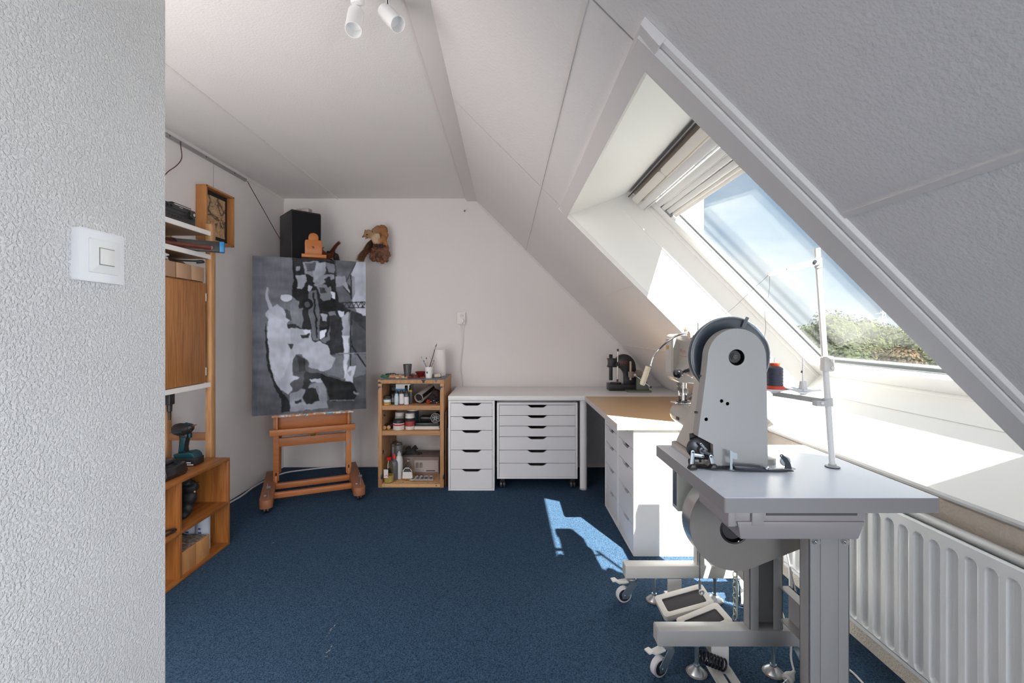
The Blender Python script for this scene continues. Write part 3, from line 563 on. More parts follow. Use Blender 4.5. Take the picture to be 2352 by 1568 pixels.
# ------------------------------------------------------------------ speaker in the corner
sp_r = root('loudspeaker', (-1.70, 3.86, 1.75), 'black bookshelf loudspeaker held in the corner above the painting', 'loudspeaker', rz=math.radians(42))
sp_r.location = (-1.735, 3.83, 1.72)
def sb_(n, x0,x1,y0,y1,z0,z1,m,bev=0,par=sp_r): return put(n, MB().box(x0,x1,y0,y1,z0,z1), m, par, world=False, bev=bev)
SPK = mat('black_vinyl',(.022,.023,.026),.45)
sb_('cabinet', -.115,.115,-.15,.16,0,.50, SPK, .003)
sb_('grille', -.112,.112,-.170,-.151,.004,.486, mat('black_cloth',(.006,.006,.008),.95), .006)
sb_('badge', .045,.075,-.1725,-.1700,.195,.203, flat('silver_badge',(.45,.45,.46),.3))
sb_('wall_bracket', -.02,.02,.16,.245,.10,.14, BLACK)
c = sp_r.location + Vector((.04,-.03,.502)); r = root('seashell', c, 'pale crumpled seashell lying on top of the loudspeaker', 'shell')
sculpt('shell', [(c+Vector((-.03,0,.020)),.026,(.55,.47,.42),(1.6,1,.8)),(c+Vector((.02,.01,.026)),.030,(.62,.57,.52),(1.5,1,.8)),(c+Vector((.055,0,.030)),.012,(.35,.28,.25),(1.6,1,.6)),(c+Vector((-.06,0,.010)),.012,(.4,.33,.3),(1.5,1,.7))], r, VC, .005, .008, 70, 2)
# ------------------------------------------------------------------ stuffed animals on the back wall
def pc2(cx, cy, y): return P(720+cx/11.76, 500+cy/11.76, y)
SC = 4.0/F/11.76
FUR = mat('animal_fur', vcol=True, rough=.95, col2=(1,1,1), ns=160, contrast=.35, bump=.002, bs=260)
def fur(parent, pts, n, ln, r0, cols, wd=.0011, seed=3):   # short hair strands around a chain of (point, radius)
    rnd = random.Random(seed); mb = MB(); cv = []
    for i in range(n):
        t = rnd.random()*(len(pts)-1.001); k = int(t); f = t-k; p = pts[k][0].lerp(pts[k+1][0], f); rr = pts[k][1]*(1-f)+pts[k+1][1]*f; ax = (pts[k+1][0]-pts[k][0]).normalized()
        d = Vector((rnd.gauss(0,1),rnd.gauss(0,1),rnd.gauss(0,1))); d = (d-ax*d.dot(ax)).normalized(); s = ax.cross(d)*wd; b = p+d*rr*.8; tip = b+(d*.45+ax*1.0).normalized()*ln*(.6+rnd.random()*.8)
        mb.add([b-s, b+s, tip], [(0,1,2)]); c = cols[0] if rnd.random() < 1-t/(len(pts)-1) else cols[1]; g = .7+rnd.random()*.6; cv += [[c[0]*g,c[1]*g,c[2]*g,1]]*3
    o = put('hair', mb, FUR, parent, sm=False, fix=False, kind='stuff'); at = o.data.color_attributes.new('Col','FLOAT_COLOR','POINT'); at.data.foreach_set('color', np.array(cv, dtype=np.float32).ravel()); return o
BR=(.30,.14,.055); OR=(.42,.17,.05); CR=(.58,.42,.27); LB=(.36,.22,.12); DB=(.055,.022,.012)
m_ = root('mounted_marten', pc2(1720,700,4.05), 'stuffed marten with cream throat and bushy tail, snarling on the wall mount', 'stuffed animal')
B = lambda cx,cy,r,y,c,s=(1,1,1): (pc2(cx,cy,y), r*SC, c, s)
body = [B(1860,340,150,4.04,BR),B(1760,330,125,4.02,BR),B(1680,380,120,4.0,LB),B(1910,470,115,4.02,OR),B(1880,560,105,4.0,BR),B(1820,620,95,3.99,OR),
 B(1640,470,110,3.97,LB),B(1660,560,105,3.95,CR),B(1690,640,80,3.95,CR),B(1720,500,90,3.94,CR),B(1560,430,90,3.96,LB),B(1490,400,82,3.95,LB),B(1430,410,66,3.94,LB),B(1400,460,48,3.93,LB),B(1360,490,34,3.93,BR),B(1335,515,24,3.93,BR),
 B(1520,500,58,3.96,LB),B(1460,530,32,3.95,OR),B(1415,560,24,3.94,(.5,.3,.2)),B(1395,575,17,3.94,(.5,.3,.2)),
 B(1930,650,62,4.0,OR),B(1960,710,48,4.0,OR),B(1980,740,34,4.0,BR),B(1640,670,44,3.95,LB),B(1700,690,45,3.95,CR),B(1790,680,50,3.97,OR),B(1830,720,36,3.96,BR),
B(1395,330,20,3.94,BR),B(1600,370,36,3.95,LB,(.7,1,1.2))]
sculpt('body', body, m_, FUR, .0048, .003, 90, 3)
put('eye', MB().ball(pc2(1440,448,3.925), .0055, 10), flat('glass_eye',(.005,.005,.005),.05), m_); put('nose', MB().ball(pc2(1326,520,3.925), .0045, 10), BLACK, m_)
put('ear', MB().ball(pc2(1602,368,3.925), .0115, 12, (.75,.5,1.15)), flat('ear_rim',(.40,.27,.17),.9), m_); put('ear_hollow', MB().ball(pc2(1590,372,3.920), .0070, 10, (.6,.4,1.2)), flat('ear_dark',(.03,.018,.012),.9), m_); put('mouth', MB().ball(pc2(1430,525,3.935), .010, 10, (1.4,.6,.5)), flat('mouth_red',(.22,.04,.02),.4), m_)
for k in range(3): put('tooth', MB().cyl(pc2(1398+22*k,512,3.926), pc2(1394+22*k,532,3.926), .0018, .0004, 6), flat('tooth_ivory',(.7,.62,.5),.3), m_)
tail = [(pc2(1580,610,3.99),40*SC),(pc2(1510,740,3.98),55*SC),(pc2(1430,880,3.98),66*SC),(pc2(1340,1000,3.97),78*SC),(pc2(1290,1090,3.97),50*SC)]
sculpt('tail', [(p, rr, DB if i<3 else (.16,.065,.025)) for i,(p,rr) in enumerate([(tail[k][0].lerp(tail[k+1][0],f), tail[k][1]*(1-f)+tail[k+1][1]*f) for k in range(4) for f in (0,.33,.66)])], m_, FUR, .006, .004, 60, 2)
fur(m_, tail, 2600, .045, 0, [(.07,.03,.018),(.22,.10,.045)])
bch = [(pc2(1420,400,3.965),45*SC),(pc2(1500,410,3.975),62*SC),(pc2(1600,430,3.985),84*SC),(pc2(1720,390,4.01),105*SC),(pc2(1850,350,4.04),140*SC),(pc2(1905,460,4.03),118*SC),(pc2(1885,600,4.0),85*SC)]
fur(m_, bch, 5200, .010, 0, [(.36,.22,.12),(.40,.18,.07)], .0008, 11)
fur(m_, [(pc2(1600,510,3.965),60*SC),(pc2(1680,600,3.965),80*SC),(pc2(1700,680,3.965),60*SC)], 1500, .009, 0, [(.60,.45,.30),(.55,.40,.25)], .0008, 12)
paw = MB()
for k in range(4): p = pc2(1700+50*k, 740+14*(k%2), 3.935); paw.ball(p, .012, 8, (1,1,1.2)); paw.cyl(p, p+Vector((-.002,-.006,-.022)), .003, .0006, 6)
put('paw', paw, flat('dark_paw',(.02,.014,.01),.7), m_)
BU=(.17,.07,.035)
bur = root('wood_burl', pc2(1820,960,4.12), 'knotty brown root burl on the wall carrying the stuffed marten', 'root')
sculpt('burl', [B(1680,920,150,4.03,BU),B(1880,900,160,4.04,(.20,.085,.045)),B(1950,1000,120,4.04,BU),B(1780,1000,130,4.02,(.12,.05,.03)),B(1610,1040,85,4.02,BU),B(1640,1110,45,4.02,(.25,.10,.04)),B(1760,1120,70,4.02,(.26,.10,.05)),B(1860,1190,48,4.02,(.28,.10,.04)),B(1960,1130,60,4.03,BU),B(1980,800,70,4.05,BU),B(1650,800,90,4.04,BU),B(1800,780,100,4.02,(.08,.035,.02)),B(1850,950,120,4.09,BU)], bur, mat('burl_wood', vcol=True, rough=.6, col2=(1,1,1), ns=40, contrast=.6), .006, .022, 22, 1)
sq = root('mounted_squirrel', pc2(350,1100,4.0), 'red squirrel mount with raised tail peeking above the painting', 'stuffed animal')
RD=(.19,.05,.02)
sculpt('body', [B(195,850,58,3.96,(.30,.13,.08)),B(160,860,34,3.95,(.36,.19,.12)),B(140,845,16,3.94,(.10,.05,.03)),B(230,900,56,3.97,(.26,.10,.05)),B(270,960,66,3.98,RD),B(290,1040,85,3.98,RD),B(380,1040,90,3.99,RD),B(470,1010,80,4.0,(.15,.045,.02)),B(330,1160,110,3.99,(.10,.035,.02)),B(195,775,13,3.96,RD),B(270,810,15,3.97,RD),B(280,1230,110,4.0,(.10,.035,.02))], sq, FUR, .005, .003, 90, 2)
put('eye', MB().ball(pc2(170,840,3.935), .004, 8), flat('glass_eye'), sq)
for a, b in (((190,775),(215,750)),((268,808),(298,795))): put('ear', MB().cyl(pc2(*a,3.95), pc2(*b,3.95), .005, .0008, 8), flat('ear_tuft',(.12,.04,.02),.9), sq)
tl = [(pc2(480,1020,4.0),70*SC),(pc2(500,920,4.0),58*SC),(pc2(560,820,3.99),46*SC),(pc2(640,720,3.99),38*SC),(pc2(690,680,3.99),28*SC)]
sculpt('tail', [(p, rr, (.13,.035,.018)) for p, rr in [(tl[k][0].lerp(tl[k+1][0],f), tl[k][1]*(1-f)+tl[k+1][1]*f) for k in range(4) for f in (0,.4,.75)]], sq, FUR, .005, .003, 60, 2)
fur(sq, tl, 900, .018, 0, [(.14,.04,.02),(.22,.07,.03)])
sculpt('bark_mount', [B(600,1040,85,4.03,(.03,.018,.015)),B(620,1120,80,4.04,(.03,.02,.015)),B(540,960,60,4.04,(.04,.03,.03)),B(400,940,50,4.05,(.04,.035,.035)),B(600,1260,100,4.06,(.03,.02,.015)),B(450,1200,100,4.07,(.03,.02,.015))], sq, mat('burl_wood'), .006, .01, 40, 1)
# ------------------------------------------------------------------ easel with painting
TH = math.atan2(.407, .9135)
ez = root('studio_easel', (-1.40, 3.315, 0), 'orange beech studio easel on castors holding the grey painting', 'easel', rz=TH)
def eb(n, x0,x1,y0,y1,z0,z1, par=None, m=EASEL, bev=.003, M=None):
    mb = MB(); mb.box(x0,x1,y0,y1,z0,z1, M); return put(n, mb, m, par or ez, world=(par is not None and par is not ez) and False, bev=bev)
E2W = W(ez)
def ep(n, mb, m, par, **k): mb.v = [E2W @ p for p in mb.v]; return put(n, mb, m, par, **k)
STAIN = mat('paint_smeared_beech', (.50,.22,.09), .5, splat=(22, .47, [(.55,.55,.58),(.35,.38,.42),(.08,.30,.42),(.62,.60,.58)]))
for s in (-1, 1):
    xc = s*.314 + (.01 if s < 0 else -.01)
    f = ep('foot', MB().prism([[(xc-.042,.58),(xc-.042,-.08)]+[(xc-.042*math.cos(PI*i/10), -.10-.035*math.sin(PI*i/10)) for i in range(11)]+[(xc+.042,-.08),(xc+.042,.58)]], XY, .042, .100), mat('worn_beech',(.36,.15,.07),.5,col2=(.28,.11,.05),ns=8,stretch=(8,1,8)), ez, bev=.003)
    for y in (-.085, .50):
        w_ = MB()
        for t in (-1, 1): w_.cyl((xc+t*.004,y,.021),(xc+t*.016,y,.021),.021,n=16)
        ep('castor', w_, BLACK, f)
    ep('leveling_screw', MB().cyl((xc+.012,-.055,.005),(xc+.012,-.055,.165),.004,n=10).box(xc+.000,xc+.024,-.058,-.052,.158,.172).box(xc+.004,xc+.009,-.058,-.052,.170,.190), STEEL, f)
    ep('screw_cap', MB().cyl((xc-.012,-.03,.099),(xc-.012,-.03,.104),.008,n=12), flat('pale_blue_cap',(.35,.45,.55),.4), f)
    # uprights pivot between the feet; the rear stays lean towards them
    ux = s*.262
    ep('upright', MB().box(ux-.020, ux+.020, .275, .312, .10, .615), EASEL if s < 0 else mat('smeared_upright',(.56,.22,.075),.42,splat=(10,.62,[(.06,.2,.33),(.1,.3,.4)])), ez, bev=.002)
    ep('pivot_block', MB().box(ux-.010, ux+.010, .255, .34, .06, .145), EASEL, ez, bev=.002)
    ep('slot', MB().box(ux-.005, ux+.005, .272, .2755, .135, .165), DARK, ez, sm=False)
    ep('rear_stay', MB().add([(ux+.005*s,.50,.10),(ux+.025,.50,.10),(ux+.025,.53,.10),(ux+.005*s,.53,.10),(ux*.94,.36,.60),(ux*.94+.022,.36,.60),(ux*.94+.022,.385,.60),(ux*.94,.385,.60)], [(0,1,2,3),(4,5,6,7),(0,1,5,4),(1,2,6,5),(2,3,7,6),(3,0,4,7)]), EASEL, ez)
ep('cross_bar', MB().box(-.282,.282,.02,.052,.055,.092), EASEL, ez, bev=.002)
ep('cross_bar', MB().box(-.282,.282,.215,.247,.058,.098), EASEL, ez, bev=.002)
ep('cross_board', MB().box(-.258,.258,.278,.300,.36,.425), EASEL, ez, bev=.002)
ep('tray_rail', MB().box(-.30,.30,.150,.180,.470,.515), EASEL, ez, bev=.003)
ep('tray_board', MB().box(-.245,.245,.232,.252,.50,.610), EASEL, ez, bev=.002)
for s in (-1,1): ep('tray_side', MB().box(s*.252-.007, s*.252+.007, .175,.30,.47,.612), EASEL, ez, bev=.002)
ep('canvas_ledge', MB().box(-.285,.285,.130,.275,.609,.624), STAIN, ez, bev=.003)
ep('mast', MB().box(-.035,.035,.285,.315,.36,1.93), EASEL, ez, bev=.002)
ep('latch', MB().box(-.022,.012,.262,.280,.425,.462), flat('brass_latch',(.25,.15,.06),.35,metal=.6), ez, bev=.002)
hd = ep('top_clamp', MB().prism([rrect(-.062,.062,1.835,1.955,.016)], XZ, .262, .285), mat('orange_beech',(.50,.17,.038),.4,col2=(.44,.14,.03),ns=6), ez, bev=.003)
ep('clamp_head', MB().prism([rrect(-.036,.036,1.93,2.01,.034)], XZ, .266, .284), mat('orange_beech'), hd, bev=.003)
ep('clamp_lip', MB().box(-.085,.092,.205,.30,1.812,1.836), mat('orange_beech'), hd, bev=.003)
ep('wing_bolt', MB().cyl((.0,.255,1.895),(.0,.262,1.895),.006,n=10).box(-.012,.002,.250,.256,1.895,1.903), DKMETAL, hd)
# painting: flat print drawn as vertex colours (painted canvas)
def painting():
    Wn, Hn = 270, 400
    q4 = [(70,375),(838,432),(855,1450),(48,1497)]
    s_, t_ = np.meshgrid(np.linspace(0,1,Wn), np.linspace(0,1,Hn))
    src = [(0,0),(1,0),(1,1),(0,1)]; A = []; bb = []
    for (x,y),(u,v) in zip(src,q4): A += [[x,y,1,0,0,0,-u*x,-u*y],[0,0,0,x,y,1,-v*x,-v*y]]; bb += [u,v]
    h = np.append(np.linalg.solve(np.array(A,float), np.array(bb,float)), 1)
    den = h[6]*s_+h[7]*t_+1; X = (h[0]*s_+h[1]*t_+h[2])/den; Y = (h[3]*s_+h[4]*t_+h[5])/den
    rs = np.random.RandomState(5)
    def vn(fx, fy):   # smooth value noise over the canvas
        g = rs.rand(fy+2, fx+2)*2-1; a = s_*fx; b = t_*fy; i = a.astype(int); j = b.astype(int); fa = a-i; fb = b-j; fa = fa*fa*(3-2*fa); fb = fb*fb*(3-2*fb)
        return (g[j,i]*(1-fa)+g[j,i+1]*fa)*(1-fb)+(g[j+1,i]*(1-fa)+g[j+1,i+1]*fa)*fb
    Xw = X+7*vn(14,20)+4*vn(40,55); Yw = Y+7*vn(14,20)+5*vn(40,55)
    G = np.full(X.shape, 104.0) - 22*np.clip((Y-900)/600,0,1)
    def poly(pts, g, warp=True, a=1.0):
        x, y = (Xw, Yw) if warp else (X, Y); ins = np.zeros(X.shape, bool); n = len(pts)
        for i in range(n):
            x1,y1 = pts[i]; x2,y2 = pts[(i+1)%n]
            c = ((y1 > y) != (y2 > y)); ins ^= c & (x < (x2-x1)*(y-y1)/((y2-y1) or 1e-9)+x1)
        G[ins] = G[ins]*(1-a)+g*a
    def ell(cx,cy,rx,ry,g,warp=True):
        x, y = (Xw, Yw) if warp else (X, Y); G[((x-cx)/rx)**2+((y-cy)/ry)**2 < 1] = g
    def line(x1,y1,x2,y2,w_,g,warp=False):
        x, y = (Xw, Yw) if warp else (X, Y); L2 = (x2-x1)**2+(y2-y1)**2; t = np.clip(((x-x1)*(x2-x1)+(y-y1)*(y2-y1))/L2,0,1)
        G[np.hypot(x-x1-t*(x2-x1), y-y1-t*(y2-y1)) < w_] = g
    poly([(345,395),(635,412),(645,520),(700,560),(745,600),(745,760),(700,800),(690,1040),(620,1065),(480,1020),(440,900),(380,880),(345,860),(335,700),(345,500)],44)
    poly([(340,660),(385,690),(385,860),(350,870),(320,800)],118)
    poly([(635,415),(778,428),(705,565),(665,520),(638,510)],94,False)
    poly([(778,428),(842,432),(850,800),(790,790),(750,690),(738,520)],172,False); poly([(735,520),(765,530),(770,640),(745,700)],130,False)
    poly([(638,525),(700,525),(735,640),(735,700),(690,690),(640,600)],150); poly([(640,600),(690,590),(745,660),(745,760),(660,700)],98)
    poly([(745,760),(850,800),(855,1150),(750,1050)],62); poly([(740,800),(850,900),(850,1150),(760,1060)],78)
    poly([(600,1055),(855,1055),(858,1450),(600,1450)],84); poly([(600,1065),(850,1065),(850,1200),(720,1250),(560,1190)],112)
    poly([(360,515),(438,508),(430,560),(400,610),(375,600)],150); poly([(410,425),(520,420),(545,470),(500,525),(425,500)],128); poly([(425,435),(505,430),(520,470),(440,490)],82)
    poly([(500,430),(560,425),(570,500),(540,530),(500,560),(480,555)],150); poly([(540,515),(630,512),(630,540),(560,560),(520,600),(480,570)],142); poly([(560,430),(632,440),(632,505),(590,500),(570,470)],112)
    poly([(500,590),(560,570),(610,600),(600,680),(560,720),(530,660)],120); poly([(520,600),(560,600),(570,640),(530,640)],70); poly([(560,540),(600,530),(610,590),(580,600)],36)
    poly([(445,575),(475,590),(455,640),(440,610)],170); poly([(365,450),(390,455),(388,485),(365,485)],140)
    poly([(450,620),(500,615),(530,760),(525,960),(475,960),(455,800)],104); line(487,640,508,940,6,40,True); poly([(380,740),(412,740),(412,880),(385,870)],110)
    ell(435,710,40,38,34); ell(435,712,20,20,88)
    poly([(545,690),(640,680),(640,760),(580,765),(545,750)],36); poly([(605,625),(636,635),(636,680),(608,672)],212); poly([(535,775),(585,780),(580,840),(540,825)],168); poly([(590,765),(640,760),(640,790),(600,790)],110)
    poly([(600,795),(685,800),(680,1045),(605,1060)],52); poly([(525,830),(585,845),(570,880),(525,870)],60); poly([(528,900),(577,893),(552,955),(530,957)],222); poly([(530,960),(580,930),(600,860),(600,960),(570,985)],104)
    poly([(655,758),(700,758),(702,800),(665,802)],195); poly([(675,800),(728,765),(732,1000),(718,1240),(693,1230),(690,950)],150); poly([(692,940),(728,935),(722,1100),(712,1240),(694,1230)],205); poly([(700,1225),(735,1150),(782,1146),(757,1267),(708,1252)],198); poly([(722,1190),(760,1180),(745,1230)],150)
    mass = [(160,592),(173,592),(183,660),(205,725),(240,712),(280,740),(300,775),(325,815),(300,850),(340,880),(420,885),(465,895),(468,960),(500,975),(525,965),(580,1000),(600,1060),(645,1085),(605,1160),(548,1182),(450,1150),(455,1110),(400,1060),(360,1065),(335,1130),(335,1205),(395,1225),(360,1290),(305,1342),(258,1312),(208,1240),(180,1120),(165,960),(165,820),(148,765),(178,745),(152,660)]
    poly(mass, 172); poly([(170,760),(300,830),(330,900),(320,1100),(250,1250),(200,1180),(170,950)],186); poly([(300,980),(345,985),(325,1030)],70); poly([(395,920),(455,915),(450,945),(400,940)],50)
    poly([(418,893),(460,890),(463,920),(425,915)],222); ell(295,664,42,27,205); poly([(295,745),(330,760),(330,820),(300,800)],70); poly([(305,845),(370,855),(365,880),(310,880)],48)
    poly([(505,980),(575,1000),(600,1080),(560,1170),(480,1130),(470,1050)],168)
    poly([(155,830),(166,960),(182,1120),(210,1240),(265,1330),(312,1390),(316,1468),(258,1470),(250,1370),(205,1280),(165,1150),(150,980)],40)
    poly([(335,1130),(365,1065),(430,1090),(450,1170),(440,1250),(400,1330),(340,1320),(320,1270),(390,1225),(340,1205)],82); poly([(370,1070),(420,1080),(425,1180),(380,1180)],60)
    poly([(312,1340),(420,1300),(560,1235),(590,1440),(320,1466)],132); poly([(425,1180),(520,1190),(560,1240),(470,1260),(430,1320),(400,1310)],52); poly([(430,1300),(500,1300),(522,1395),(440,1420),(410,1370)],44); poly([(455,1235),(560,1228),(555,1255),(470,1258)],185); poly([(350,1385),(400,1385),(400,1405),(350,1405)],46)
    poly([(522,1195),(610,1225),(760,1272),(800,1340),(770,1385),(600,1395),(575,1300)],40); poly([(580,1395),(855,1380),(858,1450),(590,1450)],72); line(600,1388,770,1388,3,120); line(775,1330,800,1345,8,130,True)
    line(740,520,745,680,4,44); line(690,600,742,655,4,60); line(770,440,708,562,3,60); line(750,1005,848,1150,5,44); line(745,770,845,900,6,60); line(742,780,742,1140,4,50); line(640,1058,848,1055,3,140)
    line(620,706,835,702,3,48); line(620,740,835,740,3,48)
    for k in range(5): line(680+32*k,704,700+32*k,740,2.2,52); line(712+32*k,704,692+32*k,740,2.2,52)
    line(835,720,810,702,2.5,48); line(835,720,810,740,2.5,48); line(628,420,640,520,4,60); line(345,405,358,620,7,34,True)
    # brush marks of the paint itself
    G = (G-20)*.93+10+3*vn(60,12)+2.5*vn(90,40)+4*vn(18,50)+5*vn(6,9)+5*vn(9,5)
    G += np.where(G > 118, 13*vn(8,14)+9*vn(24,32)-4, 6*vn(5,22)+5*vn(16,40))
    K = np.array([1,2,1])/4.0; G = np.apply_along_axis(lambda r_: np.convolve(np.pad(r_,1,'edge'),K,'valid'),1,G); G = np.apply_along_axis(lambda r_: np.convolve(np.pad(r_,1,'edge'),K,'valid'),0,G)
    g = np.clip(G,18,235)/255; g = ((g+.055)/1.055)**2.6*2.2
    g = g/(1+.35*g)
    return Wn, Hn, np.stack([g*.93, g*1.01, g*1.20, np.ones_like(g)], -1)
Wn, Hn, PCOL = painting()
pr = root('painting', (0,0,0), 'tall abstract painting in black, white and greys standing on the easel', 'painting', rz=TH)
C0 = E2W @ Vector((-.014,.195,.6245)); pr.location = C0; pr.rotation_euler = (-.035, 0, TH)
PW, PH = .800, 1.175
mb = MB(); mb.v = [Vector((-PW/2+PW*i/(Wn-1), -.0215, PH*(1-j/(Hn-1)))) for j in range(Hn) for i in range(Wn)]
mb.f = [(j*Wn+i, (j+1)*Wn+i, (j+1)*Wn+i+1, j*Wn+i+1) for j in range(Hn-1) for i in range(Wn-1)]
o = put('painted_canvas', mb, mat('oil_paint', vcol=True, rough=.62, bump=.0006, bs=160, spec=.18), pr, world=False, fix=False, sm=False)
at = o.data.color_attributes.new('Col','FLOAT_COLOR','POINT'); at.data.foreach_set('color', PCOL.reshape(-1,4).astype(np.float32).ravel())
put('canvas_sides', MB().box(-PW/2,PW/2,-.021,.018,0,PH), mat('raw_canvas',(.45,.44,.43),.9), pr, world=False, bev=.003)
# ------------------------------------------------------------------ left wall: picture rail, framed picture, wires
rl = root('picture_rail', (-2.02, 2.5, 2.41), 'grey metal picture rail under the ceiling on the left wall', 'rail')
put('rail', MB().box(-2.030,-2.012,.87,3.53,2.402,2.422), flat('grey_aluminium',(.42,.42,.43),.4,metal=.5), rl, bev=.001)
for y in (2.72, 3.05, 3.37): put('rail_screw', MB().cyl((-2.012,y,2.412),(-2.0105,y,2.412),.004,n=10), DKMETAL, rl)
put('trim_13', MB().box(-2.031,-2.026,.87,4.15,2.424,2.45), TRIMP, kind='structure', sm=False)
fp = root('framed_picture', (-1.995, 3.12, 1.845), 'deep wooden box frame with marbled brown picture on black, hung on the left wall', 'picture')
fy0, fy1, fz0, fz1, fx = 2.97, 3.275, 1.845, 2.205, -1.958
t = .012
for a in ((fy0,fy0+t,fz0,fz1),(fy1-t,fy1,fz0,fz1),(fy0,fy1,fz0,fz0+t),(fy0,fy1,fz1-t,fz1)):
    put('frame_side', MB().box(-2.028,fx,*a), mat('frame_oak',(.55,.25,.08),.45,col2=(.40,.16,.05),ns=6,stretch=(8,8,1)), fp, bev=.001)
put('passe_partout', MB().box(-2.026,-2.004,fy0+t,fy1-t,fz0+t,fz1-t), flat('black_card',(.015,.015,.018),.7), fp, sm=False)
mm = bpy.data.materials.new('marbled_art'); mm.use_nodes = True; t_ = mm.node_tree; b_ = t_.nodes['Principled BSDF']; tcn = nd(t_,'ShaderNodeTexCoord')
n1 = nd(t_,'ShaderNodeTexNoise',Scale=5.5,Detail=4); n1.inputs['Distortion'].default_value = 1.6; t_.links.new(tcn.outputs['Object'], n1.inputs['Vector'])
wv = nd(t_,'ShaderNodeMath',operation='PINGPONG'); mu = nd(t_,'ShaderNodeMath',operation='MULTIPLY'); mu.inputs[1].default_value = 9; t_.links.new(n1.outputs['Fac'],mu.inputs[0]); t_.links.new(mu.outputs[0],wv.inputs[0]); wv.inputs[1].default_value = 1
rr_ = nd(t_,'ShaderNodeValToRGB'); t_.links.new(wv.outputs[0], rr_.inputs[0]); rr_.color_ramp.elements[0].color = (.05,.035,.03,1); rr_.color_ramp.elements[1].color = (.58,.45,.24,1)
for p_, c_ in ((.3,(.26,.16,.10,1)),(.5,(.50,.38,.20,1)),(.72,(.45,.22,.13,1))): e = rr_.color_ramp.elements.new(p_); e.color = c_
t_.links.new(rr_.outputs[0], b_.inputs['Base Color'])
put('marbled_print', MB().box(-2.004,-2.001,fy0+.035,fy1-.038,fz0+.05,fz1-.042), mm, fp, sm=False)
put('hanging_wire', MB().cyl((-2.018,3.135,2.402),(-2.018,3.135,2.19),.0012,n=6), flat('wire_grey',(.3,.25,.25),.4), fp)
WIRE = flat('dark_red_wire',(.10,.03,.035),.5)
o = put('speaker_wire', MB().tube([(-2.008,3.53,2.405),(-2.0,3.57,2.36),(-1.965,3.70,2.21),(-1.93,3.83,2.06),(-1.89,3.96,1.92)], .0028), WIRE); setp(o,'dark red wire running from the picture rail end down to the loudspeaker','wire')
o = put('speaker_wire', MB().tube([(-2.005,2.80,2.412),(-2.0,2.795,2.38),(-1.998,2.80,2.31),(-2.0,2.76,2.25),(-1.998,2.69,2.19),(-1.99,2.64,2.14)], .0028), WIRE); setp(o,'dark red wire dangling from the picture rail near the foreground wall','wire')
# ------------------------------------------------------------------ pine shelving unit
iv = root('pine_shelving', (-1.88, 2.2, 0), 'pine post shelving with white-edged boards along the left wall', 'shelf')
for x in (-1.765, -2.025):
    for y in (2.668, 1.55): put('post', MB().box(x, x+.035, y, y+.040, 0, 1.875), PINE, iv, bev=.002)
for z in (.602, 1.36): put('cross_rail', MB().box(-1.99,-1.765,2.680,2.700,z,z+.044), mat('dark_pine',(.36,.19,.10),.5,col2=(.28,.13,.06),ns=5,stretch=(1,9,9)), iv, bev=.002)
for z in (1.805, 1.668, .921):
    b = put('shelf_board', MB().box(-2.02,-1.742,1.592,2.667,z,z+.024), mat('shelf_underside',(.33,.19,.10),.6,col2=(.26,.14,.07),ns=5,stretch=(1,5,1)), iv, sm=False)
    put('white_edging', MB().box(-1.742,-1.733,1.592,2.667,z-.001,z+.0245), flat('white_edging',(.82,.80,.78),.5), b, sm=False)
    put('white_top', MB().box(-2.02,-1.742,1.592,2.667,z+.0238,z+.0248), flat('white_edging'), b, sm=False)
cb = root('wooden_cabinet', (-1.88, 2.2, .946), 'pine-fronted cabinet standing on a shelf of the pine shelving', 'cabinet')
put('body', MB().box(-2.02,-1.758,1.62,2.640,.946,1.53), mat('cabinet_side',(.40,.20,.09),.5,col2=(.32,.15,.06),ns=5), cb, bev=.001)
for y0 in (1.62, 2.135): put('door', MB().box(-1.757,-1.742,y0+.002,y0+.500,.950,1.522), DOORW, cb, bev=.0015)
for z in (.99, 1.42): put('door_hinge', MB().box(-1.756,-1.742,2.638,2.644,z,z+.045), flat('white_hinge',(.8,.78,.75),.4), cb, bev=.001)
for k, (y0, y1, lb) in enumerate(((2.20,2.402,'brown cardboard magazine box on the cabinet, nearest the foreground wall'),(2.412,2.520,'brown cardboard magazine box, middle one of the row on the cabinet'),(2.526,2.630,'brown cardboard magazine box beside the pine post on the cabinet'))):
    r = root('cardboard_box', (-1.85,(y0+y1)/2,1.531), lb, 'box', 'cardboard boxes on the cabinet')
    zt = 1.612; zb_ = 1.655
    for (xa,xb,ya,yb,zz) in ((-1.752,-1.747,y0,y1,zt),(-1.99,-1.985,y0,y1,zb_)): put('box_end', MB().box(xa,xb,ya,yb,1.531,zz), CARD, r, bev=.001)
    for y in (y0, y1-.003): put('box_side', MB().prism([[(-1.985,1.531),(-1.752,1.531),(-1.752,zt),(-1.82,zt),(-1.88,zb_),(-1.985,zb_)]], lambda a,b,d: (a,d,b), y, y+.003), CARD, r, sm=False)
    put('papers', MB().box(-1.98,-1.76,y0+.006,y1-.006,1.535,1.60), flat('dark_papers',(.08,.06,.055),.9), r, bev=.004)
o = root('cable_coil', (-1.80,2.5,1.6), 'black cable lying over the cardboard boxes', 'cable'); put('cable', MB().tube([(-1.78,2.25,1.618),(-1.79,2.38,1.625),(-1.775,2.48,1.632),(-1.765,2.58,1.643),(-1.75,2.615,1.650),(-1.75,2.63,1.643),(-1.77,2.60,1.636)], .0045), BLACK, o)
r = root('paper_scraps', (-1.79,2.30,1.613), 'crumpled white strips of paper on the nearest cardboard box', 'paper')
sculpt('crumple', [(Vector((-1.775+random.uniform(-.02,.01),2.30+.014*k,1.625+random.uniform(0,.03))), .014, (.6,.58,.6)) for k in range(6)], r, mat('crumpled_paper', vcol=True, rough=.8), .004, .02, 90, 1)
